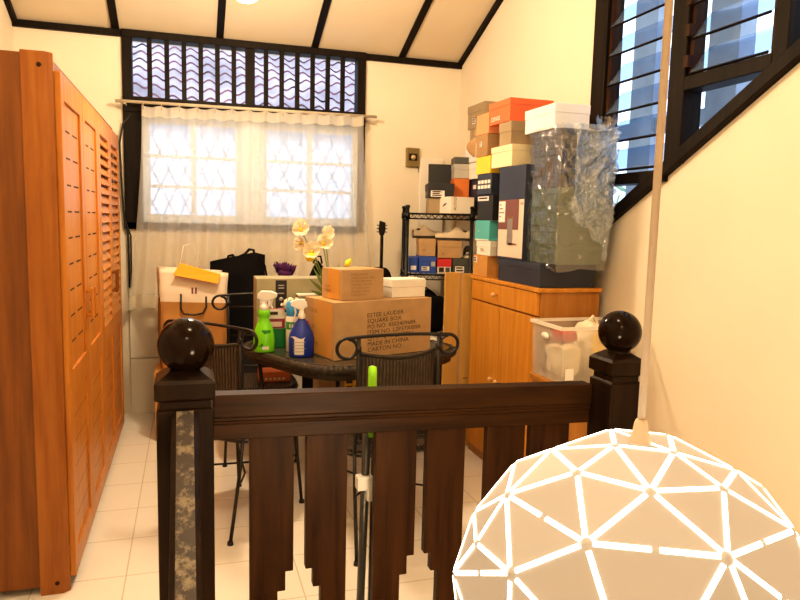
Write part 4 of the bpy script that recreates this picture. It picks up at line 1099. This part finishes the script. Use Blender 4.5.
# green bin (open) with packs
gb = thing('desk_caddy', 'dark green open plastic caddy between the spray bottles', 'caddy', (.462, 3.735, TZ), R(5))
b = MB()
for x0, x1, y0, y1, z1 in ((-.085, .085, -.055, -.05, .105), (-.085, .085, .05, .055, .15), (-.085, -.08, -.05, .05, .13), (.08, .085, -.05, .05, .13)): b.box(x0, x1, y0, y1, .005, z1)
b.box(-.085, .085, -.055, .055, 0, .005); b.build('caddy_body', M['greenp'], gb, bevel=.002)
t, w, d, h = sbox('tissue_pack', 'white and magenta paper pack standing in the green caddy', .385, .50, 3.735, 3.77, .756, .955, M['pink'], cat='pack')
face_sticker(t, 'front', w, d, .0, .115, .145, .198, M['labelw'], lines=1)
face_sticker(t, 'front', w, d, .03, .10, .10, .128, M['palepink'], 'pale_band')
ts = thing('crumpled_tissue', 'crumpled cream paper tissue on a pack behind the light blue capped can', 'tissue', (.545, 3.70, .935))
def tfn(u, v):
    a = 2 * PI * u; r = .062 * math.sin(PI * (.08 + .92 * v) * .75) ; p = Vector((math.cos(a) * 2, math.sin(a) * 2, v * 3))
    k_ = 1 + .5 * noise.noise(p * 1.7)
    return (r * k_ * math.cos(a), r * .6 * k_ * math.sin(a), .075 * v * (1 + .5 * noise.noise(p * 2 + Vector((4, 0, 0)))))
MB().grid(tfn, 30, 10).build('tissue_sheet', M['tissue'], ts, recalc=False)
t, w, d, h = sbox('tissue_pack', 'small white carton under the crumpled tissue', .50, .59, 3.66, 3.745, TZ, .934, M['white'], cat='pack')

# spray bottles
def trigger(b, z, s=1, dirx=-1):
    b.lathe([(.017, 0), (.019, .004), (.019, .022), (.014, .028), (.012, .05), (0, .052)], (0, 0, z), 14)
    p = [(.026 * dirx * -1, 0, z + .082), (.03 * dirx * -1, 0, z + .062), (.0, 0, z + .045), (.018 * dirx, 0, z + .048), (.055 * dirx, 0, z + .066), (.058 * dirx, 0, z + .085), (.03 * dirx, 0, z + .098), (-.012 * dirx, 0, z + .098)]
    b.prism([(x, -.013, zz) for x, y, zz in p], (0, .026, 0))
    b.prism([(.030 * dirx, -.006, z + .06), (.040 * dirx, -.006, z + .06), (.034 * dirx, -.006, z + .028), (.040 * dirx, -.006, z + .008), (.033 * dirx, -.006, z + .008), (.026 * dirx, -.006, z + .03)], (0, .012, 0))
t = thing('spray_bottle', 'lime green spray bottle with white trigger at the left of the table', 'bottle', (.372, 3.585, TZ), R(-12)); t.scale = (1.2, 1.2, 1.03)
b = MB(); b.lathe([(0, 0), (.050, .0), (.054, .006), (.055, .05), (.054, .085), (.046, .12), (.034, .15), (.026, .17), (.025, .178), (.032, .185), (.032, .215), (.020, .222), (.0, .223)], (0, 0, 0), 24, None, .84, .55)
b.build('bottle_body', M['limeb'], t, bevel=0)
trigger(bb := MB(), .215, 1, 1); bb.build('trigger_head', M['whitep'], t, bevel=.003)
b = MB(); b.grid(lambda u, v: (-.030 + .055 * u + .006 * v, -.0302 + .008 * abs(u - .5) ** 2 * 4 + .0035 * v * v, .03 + .085 * v), 8, 6); b.build('front_label', M['limedk'], t, recalc=False)
MB().box(-.004, .024, -.032, -.0305, .016, .032).build('sticker', M['labelw'], t)
t = thing('spray_bottle', 'royal blue spray bottle with white trigger beside the big carton', 'bottle', (.545, 3.425, TZ), R(-8))
b = MB(); b.lathe([(0, 0), (.060, .0), (.065, .006), (.065, .095), (.060, .12), (.042, .155), (.030, .178), (.020, .19), (.016, .20), (.016, .205), (0, .206)], (0, 0, 0), 26, None, 1, .62)
b.build('bottle_body', M['bluep'], t)
trigger(bb := MB(), .196, 1, -1); bb.build('trigger_head', M['whitep'], t, bevel=.003)
b = MB(); b.grid(lambda u, v: (-.058 + .104 * u, -.0415 + .030 * abs(u * 1.1 - .56) ** 2.2 * 3, .015 + .088 * v + .006 * math.sin(9 * u) * v), 12, 4); b.mi = 1
for j in range(4): b.box(-.045, .01 + .012 * (j % 2), -.0435, -.0428, .03 + j * .016, .033 + j * .016)
b.build('front_label', [M['labelw'], M['grey']], t, recalc=False)
MB().box(.028, .036, -.008, .008, .150, .185).build('red_lever', M['red'], t, bevel=.003)
t = thing('spray_can', 'white spray can with light blue cap between the spray bottles', 'can', (.523, 3.575, TZ))
MB().lathe([(0, 0), (.035, 0), (.038, .004), (.038, .185), (.034, .195), (0, .197)], (0, 0, 0), 24).build('can_body', M['whitep'], t)
MB().lathe([(.0365, .19), (.0375, .194), (.0365, .255), (.030, .265), (0, .267)], (0, 0, 0), 24).build('cap', M['skyp'], t)
b = MB(); 
b.grid(lambda u, v: (.0384 * math.cos(-PI * .95 + u * PI * .8), .0384 * math.sin(-PI * .95 + u * PI * .8), .12 + .04 * v), 14, 1); b.mi = 1
for q in range(3): b.grid(lambda u, v, q=q: (.0388 * math.cos(-PI * .72 + q * .35 + u * .22), .0388 * math.sin(-PI * .72 + q * .35 + u * .22), .13 + .02 * v), 4, 1)
b.build('green_band', [M['labelg'], M['whitep']], t, recalc=False)

# flowers
vs_ = thing('flower_vase', 'yellow green vase behind the small carton', 'vase', (.672, 3.735, TZ))
vs_.location = (.66, 3.69, TZ)
MB().lathe([(0, 0), (.028, 0), (.034, .05), (.028, .17), (.022, .26), (.026, .32), (.022, .32), (.018, .26), (0, .255)], (0, 0, 0), 18, None, .9, .9).build('vase_body', M['vase'], vs_)
vs_.location = (.745, 3.70, TZ)
base = Vector((.745, 3.70, 1.02))
def poppy(label, tip, face, rad, yellow=False):
    t = thing('poppy_flower', label, 'flower', tuple(base), 0, 'poppies in the vase')
    tip = Vector(tip) - base; face = Vector(face).normalized()
    mid = tip * .5 + Vector((-.02 * tip.x, 0, .03))
    MB().tube([(0, 0, 0), tuple(mid * .55), tuple(mid), tuple(tip - face * .006)], .0028, 6).build('stem', M['stem'], t)
    m = Vector((0, 0, 1)).rotation_difference(face).to_matrix().to_4x4(); m.translation = tip
    b = MB()
    for k in range(5):
        a0 = 2 * PI * k / 5
        def pf(u, v, a0=a0, k=k):
            a = a0 + (u - .5) * 1.75
            r = rad * v * (1 - .25 * abs(2 * u - 1) ** 3) * (1 if k % 2 else .88)
            z = rad * (.75 * v ** 1.7 - .08) + .004 * math.sin(9 * a) * v + .004 * (k % 2)
            return m @ Vector((r * math.cos(a), r * math.sin(a), z))
        b.grid(pf, 8, 6)
    b.build('petals', M['petal'], t, recalc=False)
    b = MB(); b.sphere(tuple(m @ Vector((0, 0, rad * .12))), rad * .24, 10); b.build('flower_center', M['stamen'], t)
poppy('white poppy highest on the left of the bouquet', (.582, 3.72, 1.392), (-.1, -1, .35), 0.052)
poppy('white poppy highest on the right of the bouquet', (.720, 3.72, 1.368), (.5, -1, .5), 0.045)
poppy('white poppy below the upper right one in the bouquet', (.704, 3.70, 1.318), (.15, -1, .45), 0.052)
poppy('faded drooping poppy at the left middle of the bouquet', (.588, 3.73, 1.318), (-.5, -.8, -.1), .040)
poppy('white poppy lowest in the bouquet above a yellow bloom', (.637, 3.69, 1.268), (-.1, -1, .5), 0.053)
t = thing('tulip_flower', 'yellow tulip bud behind the small carton', 'flower', tuple(base), 0)
MB().tube([(0, 0, 0), (.04, -.005, .12), (.088, 0, .175)], .003, 6).build('stem', M['stem'], t)
mr = Matrix.Rotation(R(35), 3, 'Y')
MB().lathe([(0, 0), (.012, .006), (.017, .022), (.012, .042), (0, .056)], (.086, 0, .172), 12, mr).build('petals', M['petaly'], t)
t = thing('tulip_flower', 'yellow bloom hanging below the lowest white poppy', 'flower', tuple(base), 0)
MB().tube([(0, 0, 0), (-.05, -.005, .12), (-.095, .0, .205)], .003, 6).build('stem', M['stem'], t)
MB().lathe([(0, -.02), (.018, -.015), (.030, .004), (.034, .024), (.026, .028), (0, .02)], (-.112, 0, .218), 14).build('petals', M['petaly'], t)
t = thing('foliage_sprig', 'green leaves among the poppy stems', 'leaves', tuple(base), 0)
b = MB()
for i in range(9):
    a = -1.3 + i * .33; L_ = .10 + .035 * (i % 3)
    p = Vector((math.sin(a) * .75, -.1 + .05 * (i % 3), math.cos(a))).normalized()
    s_ = Vector((p.z, 0, -p.x)) * .009
    b.grid(lambda u, v, p=p, s_=s_, L_=L_: tuple(p * (v * L_ + .02) + s_ * (2 * u - 1) * math.sin(PI * min(1, v * .93 + .05)) + Vector((0, .015 * v * v, 0))), 3, 8)
b.build('leaf', M['stem'], t, recalc=False)

# ------------------------------------------------------------------ bags by the window
t, w, d, h = sbox('support_carton', 'brown carton on the floor under the paper bag', -.22, .20, 4.52, 4.82, .001, .45, M['kraft3'])
bg = thing('paper_bag', 'large paper bag, white above and kraft brown below, under the curtain', 'bag', (.018, 4.70, .452), R(6))
def bagring(z):
    f = z / .67; w_ = .205 + .008 * f; d_ = .11 + .012 * f
    return w_, d_
b = MB(); nz_ = 14
def bagfn(u, v):
    z = .002 + v * .66; w_, d_ = bagring(z); s = u * 4; i = min(int(s), 3); f = s - i
    per = [Vector((-w_, -d_)), Vector((w_, -d_)), Vector((w_, d_)), Vector((-w_, d_))]
    p = per[i] + (per[(i + 1) % 4] - per[i]) * f
    n = noise.noise(Vector((p.x * 6, p.y * 6, z * 6))) * .012
    sideways = 1 if i in (0, 2) else 0
    crease = 0
    if i in (1, 3): crease = -.04 * (1 - abs(2 * f - 1)) * v
    zz = z + (.028 * v * (1 if False else 0)) - (.03 * v * f if i == 0 else (.03 * v if i == 1 else (.03 * v * (1 - f) if i == 2 else 0)))
    if i in (0, 2): return (p.x, p.y + n, zz)
    return (p.x + n + (crease if i == 1 else -crease), p.y, zz)
g = MB(); g.grid(bagfn, 48, 22)
for k_, f in enumerate(g.bm.faces): f.material_index = 0 if k_ % 22 >= 15 else 1
o = g.build('bag_body', [M['paperw'], M['paperk']], bg, recalc=False)
o.modifiers.new('solid', 'SOLIDIFY').thickness = .002
b = MB(); b.box(-.2, .2, -.105, .105, 0, .003); b.build('bag_base', M['paperk'], bg)
MB().tube([(-.085, -.124, .50), (-.085, -.130, .40), (-.07, -.132, .37), (0, -.133, .362), (.05, -.132, .372), (.072, -.130, .41), (.072, -.124, .48)], .006, 8).build('front_handle', M['iron'], bg)
MB().tube([(-.075, .125, .62), (-.04, .13, .80), (.03, .13, .82), (.075, .125, .62)], .003, 6).build('back_handle', M['white'], bg)
MB().box(-.02, -.008, -.1275, -.1265, .50, .54).box(.002, .014, -.1275, -.1265, .50, .54).build('printed_mark', M['plum'], bg)
en = thing('paper_folder', 'bright yellow orange paper folder lying over the open top of the paper bag', 'folder', (.06, 4.62, 1.12))
o_ = Vector((.06, 4.62, 1.12))
def sheet(a, b_, c, d_, nm, m):
    q = [Vector(v) - o_ for v in (a, b_, c, d_)]
    nn = (q[1] - q[0]).cross(q[3] - q[0]).normalized() * .003
    MB().prism(q, nn).build(nm, m, en, bevel=.001)
sheet((-.100, 4.520, 1.078), (.176, 4.548, 1.018), (.195, 4.565, 1.078), (-.055, 4.538, 1.152), 'cover', M['env'])
sheet((-.055, 4.5385, 1.152), (.195, 4.5655, 1.078), (.19, 4.67, .98), (-.07, 4.65, 1.04), 'back_cover', M['env'])

t, w, d, h = sbox('support_carton', 'dark carton on the floor under the black tote bag', .18, .70, 4.835, 5.05, .001, .55, M['black'])
tt = thing('tote_bag', 'black fabric tote bag standing behind the olive appliance box', 'bag', (.345, 4.925, .552), R(-4)); tt.scale = (1.03, 1, .97)
def totefn(u, v):
    a = 2 * PI * u; c, s = math.cos(a), math.sin(a)
    w_ = .215 - .035 * v; d_ = .09 - .03 * v
    x = w_ * abs(c) ** .5 * (1 if c >= 0 else -1); y = d_ * abs(s) ** .6 * (1 if s >= 0 else -1)
    n = noise.noise(Vector((x * 7, y * 7, v * 4))) * .015
    z = v * (.645 + .042 * (x / .18) - .03 * max(0, (x - .12) / .06))
    return (x + n - .02 * v, y + n, z)
MB().grid(totefn, 48, 16).build('bag_body', M['blackfab'], tt, recalc=False)
MB().box(-.16, .16, -.07, .07, 0, .004).build('bag_base', M['blackfab'], tt)
for yy in (-.05, .05):
    MB().tube([(-.09, yy, .58), (-.08, yy, .645), (-.05, yy, .652), (-.03, yy * .8, .63), (.03, yy * .8, .66), (.06, yy, .695), (.09, yy, .692), (.10, yy, .62)], .008, 6).build('handle', M['blackfab'], tt)
MB().tube([(.125, -.06, .66), (.165, -.06, .58), (.185, -.06, .45)], .007, 6).build('side_strap', M['blackfab'], tt)
# purple fringe duster
pd = thing('fringe_duster', 'purple fringed duster lying between the tote bag and the appliance box', 'duster', (.675, 4.86, .632))
b = MB()
for i in range(200):
    x = random.uniform(-.08, .03); L_ = random.uniform(.05, .085); a = random.uniform(0, 2 * PI)
    z0 = .44 - .20 * (x + .1) * .8; q = Vector((x, 0, z0))
    tip = q + Vector((.4 * math.cos(a) * L_, .5 * math.sin(a) * L_, L_ * random.uniform(.6, 1)))
    b.tube([tuple(q), tuple((q + tip) / 2 + Vector((0, 0, .006))), tuple(tip)], [.006, .006, .003], 4)
b.build('fringe', M['purple'], pd)
b = MB(); b.tube([(-.07, 0, .44), (-.02, 0, .43), (.02, 0, .42)], .025, 8); b.tube([(.0, 0, .42), (-.02, .0, .2), (-.03, 0, -.08)], .012, 8); b.build('duster_core', M['purple'], pd)
t = thing('backpack', 'black backpack standing behind the flowers under the curtain', 'bag', (.865, 4.72, 0.001))
b = MB()
def bpfn(u, v):
    a = 2 * PI * u; c, s = math.cos(a), math.sin(a); k_ = math.sin(min(1, (1 - v) * 3.2) * PI / 2) ** .7 if v > .68 else 1
    return (.105 * abs(c) ** .7 * (1 if c >= 0 else -1) * k_, .09 * abs(s) ** .7 * (1 if s >= 0 else -1) * k_, v * 1.165)
b.grid(bpfn, 32, 24); b.build('bag_body', M['blackfab'], t, recalc=False)
MB().tube([(-.03, .02, 1.14), (-.02, .02, 1.19), (.02, .02, 1.19), (.03, .02, 1.14)], .007, 6).build('handle', M['blackfab'], t)
MB().box(-.08, .08, -.105, -.08, .55, .82).build('front_pocket', M['blackfab'], t, bevel=.02)

# under table
t, w, d, h = sbox('kraft_box', 'brown carton with yellow sticker on the floor behind the table legs', .80, 1.03, 4.25, 4.52, .001, .465, M['kraft2'])
face_sticker(t, 'front', w, d, .16, .24, .33, .42, M['yellow'], lines=2)
t, w, d, h = sbox('kraft_box', 'small orange printed box lying on the seat of the far chair', .40, .585, 4.10, 4.24, .4585, .52, M['orange2'])
for q in range(5): face_sticker(t, 'front', w, d, .03 + q * .026, .048 + q * .026, .010, .026, M['cream'], name='printed_mark')

# guitar on a black stand box
t, w, d, h = sbox('storage_box', 'black box on the floor under the guitar at the back wall', 1.27, 1.49, 4.86, 5.05, .001, .45, M['black'])
gt = thing('guitar', 'black guitar standing upright against the back wall left of the rack', 'guitar', (1.38, 4.96, .452))
pts = []
for q in range(48):
    a = 2 * PI * q / 48; z = .325 - .325 * math.cos(a)
    wv = .125 * (abs(math.sin(a)) ** .55 * (1 if math.sin(a) >= 0 else -1)) * (1 - .28 * math.exp(-((z - .36) / .1) ** 2)) * (1 - .12 * z / .62)
    pts.append((wv, -.035, z + .0))
MB().prism(pts, (0, .07, 0)).build('guitar_body', M['guitar'], gt, bevel=.006)
MB().box(-.011, .011, -.05, -.028, .36, .89).build('neck', M['guitar'], gt, bevel=.004)
b = MB(); b.prism([(-.016, -.045, .89), (.016, -.045, .89), (.028, -.045, .93), (.026, -.045, .985), (-.018, -.045, 1.0), (-.026, -.045, .94)], (0, .014, 0)); b.build('headstock', M['guitar'], gt, bevel=.003)
b = MB()
for s in (-1, 1):
    for z in (.915, .94, .965): b.tube([(s * .022, -.038, z), (s * .04, -.038, z)], .004, 6)
b.build('tuning_pegs', M['iron'], gt)
b = MB(); b.lathe([(0, 0), (.04, 0), (.04, .002), (0, .002)], (0, -.036, .40), 16, Matrix.Rotation(R(90), 3, 'X')); b.build('sound_hole', M['slot'], gt)
# wall box
wb = thing('wall_box', 'small olive brass box fixed high on the back wall above the rack', 'box', (1.705, YB - .001, 1.955))
MB().box(-.055, .055, -.03, 0, -.075, .075).build('case', M['brass'], wb, bevel=.006)
MB().box(-.035, .035, -.034, -.03, -.025, .03).build('face_plate', M['slot'], wb)
MB().lathe([(0, 0), (.020, 0), (.018, .010), (0, .012)], (0, -.034, .0), 14, Matrix.Rotation(R(90), 3, 'X')).build('button', M['brassl'], wb)
MB().tube([(.05, -.012, -.07), (.055, -.012, -.11), (.075, -.006, -.12)], .003, 5).build('wire', M['cable'], wb)

# ------------------------------------------------------------------ groups of like things
GROUPS = [('iron_chair', '', 'iron chairs around the wicker table'), ('sneaker', '', 'shoes lying on the rack'),
          ('spray_bottle', '', 'spray bottles on the wicker table'), ('cardboard_carton', '', 'printed cartons on the wicker table'),
          ('tulip_flower', '', 'flowers in the vase'), ('support_carton', '', 'cartons under the bags'), ('tissue_pack', '', 'paper packs on the table'),
          ('cloth_bag', '', 'dark bags on the rack'), ('', 'corner stack', 'boxes stacked in the corner'), ('', 'in the corner', 'boxes stacked in the corner'),
          ('', 'rack top', 'boxes on the rack top'), ('', 'white logo box', 'boxes on the rack top'), ('', 'middle rack shelf', 'shoe boxes on the middle rack shelf'),
          ('', 'right of the red box', 'shoe boxes on the middle rack shelf'), ('kraft_box', 'lying on the', 'shoe boxes on the middle rack shelf')]
for o in COL.objects:
    if o.parent or 'category' not in o or 'group' in o: continue
    for nm, wd_, g_ in GROUPS:
        if o.name.split('.')[0].startswith(nm) and wd_ in o['label']: o['group'] = g_; break
    else:
        if o['category'] == 'box' and 1.8 < o.location.x < 2.0 and 3.0 < o.location.y < 3.95 and o.location.z > 1.1: o['group'] = 'boxes piled on the cabinet'

# ------------------------------------------------------------------ lights, world, camera
def light(name, kind, loc, power, color, size=.1, **kw):
    l = bpy.data.lights.new(name, kind); l.energy = power; l.color = color
    if kind == 'POINT': l.shadow_soft_size = size
    o = bpy.data.objects.new(name, l); COL.objects.link(o); o.location = loc; return o
WARM = (1, .755, .48)
light('globe_light', 'POINT', (.285, 3.6, 2.42), 95, WARM, .09)
light('pendant_light', 'POINT', tuple(LC + Vector((0, -.0, -.34))), 40, WARM, .15)
light('rear_fill_light', 'POINT', (.15, -.5, 2.9), 42, WARM, .2)  # added fill behind the camera, not a fitting of the stairwell
light('room_fill_light', 'POINT', (.50, 1.3, 3.3), 92, WARM, .2)  # added fill without a fitting, lifts the walls and floor

wld = bpy.data.worlds.new('sky'); scene.world = wld; wld.use_nodes = True
nt = wld.node_tree; bgn = nt.nodes['Background']
sk = nt.nodes.new('ShaderNodeTexCoord'); sp = nt.nodes.new('ShaderNodeSeparateXYZ'); rp_ = nt.nodes.new('ShaderNodeValToRGB')
nt.links.new(sk.outputs['Generated'], sp.inputs[0]); nt.links.new(sp.outputs['Z'], rp_.inputs['Fac'])
rp_.color_ramp.elements[0].color = (.70, .82, 1, 1); rp_.color_ramp.elements[1].color = (.80, .90, 1, 1)
nt.links.new(rp_.outputs['Color'], bgn.inputs['Color']); bgn.inputs['Strength'].default_value = 2.8

cam = bpy.data.cameras.new('camera'); co = bpy.data.objects.new('camera', cam); COL.objects.link(co)
yaw, pitch, roll = .302297, .1153349, .0241109
fw = Vector((math.sin(yaw) * math.cos(pitch), math.cos(yaw) * math.cos(pitch), -math.sin(pitch)))
r = Vector((math.cos(yaw), -math.sin(yaw), 0)); u = r.cross(fw)
r2 = math.cos(roll) * r + math.sin(roll) * u; u2 = -math.sin(roll) * r + math.cos(roll) * u
mw = Matrix((r2, u2, -fw)).transposed().to_4x4(); mw.translation = (0, 0, 1.45)
co.matrix_world = mw
cam.sensor_width = 36; cam.lens = 36 * 679.36 / 800; cam.clip_start = .02
scene.camera = co
scene.view_settings.view_transform = 'Standard'
scene.view_settings.look = 'Medium High Contrast'
scene.view_settings.exposure = -.12
scene.cycles.max_bounces = 8; scene.cycles.transparent_max_bounces = 16
scene.cycles.sample_clamp_indirect = 6
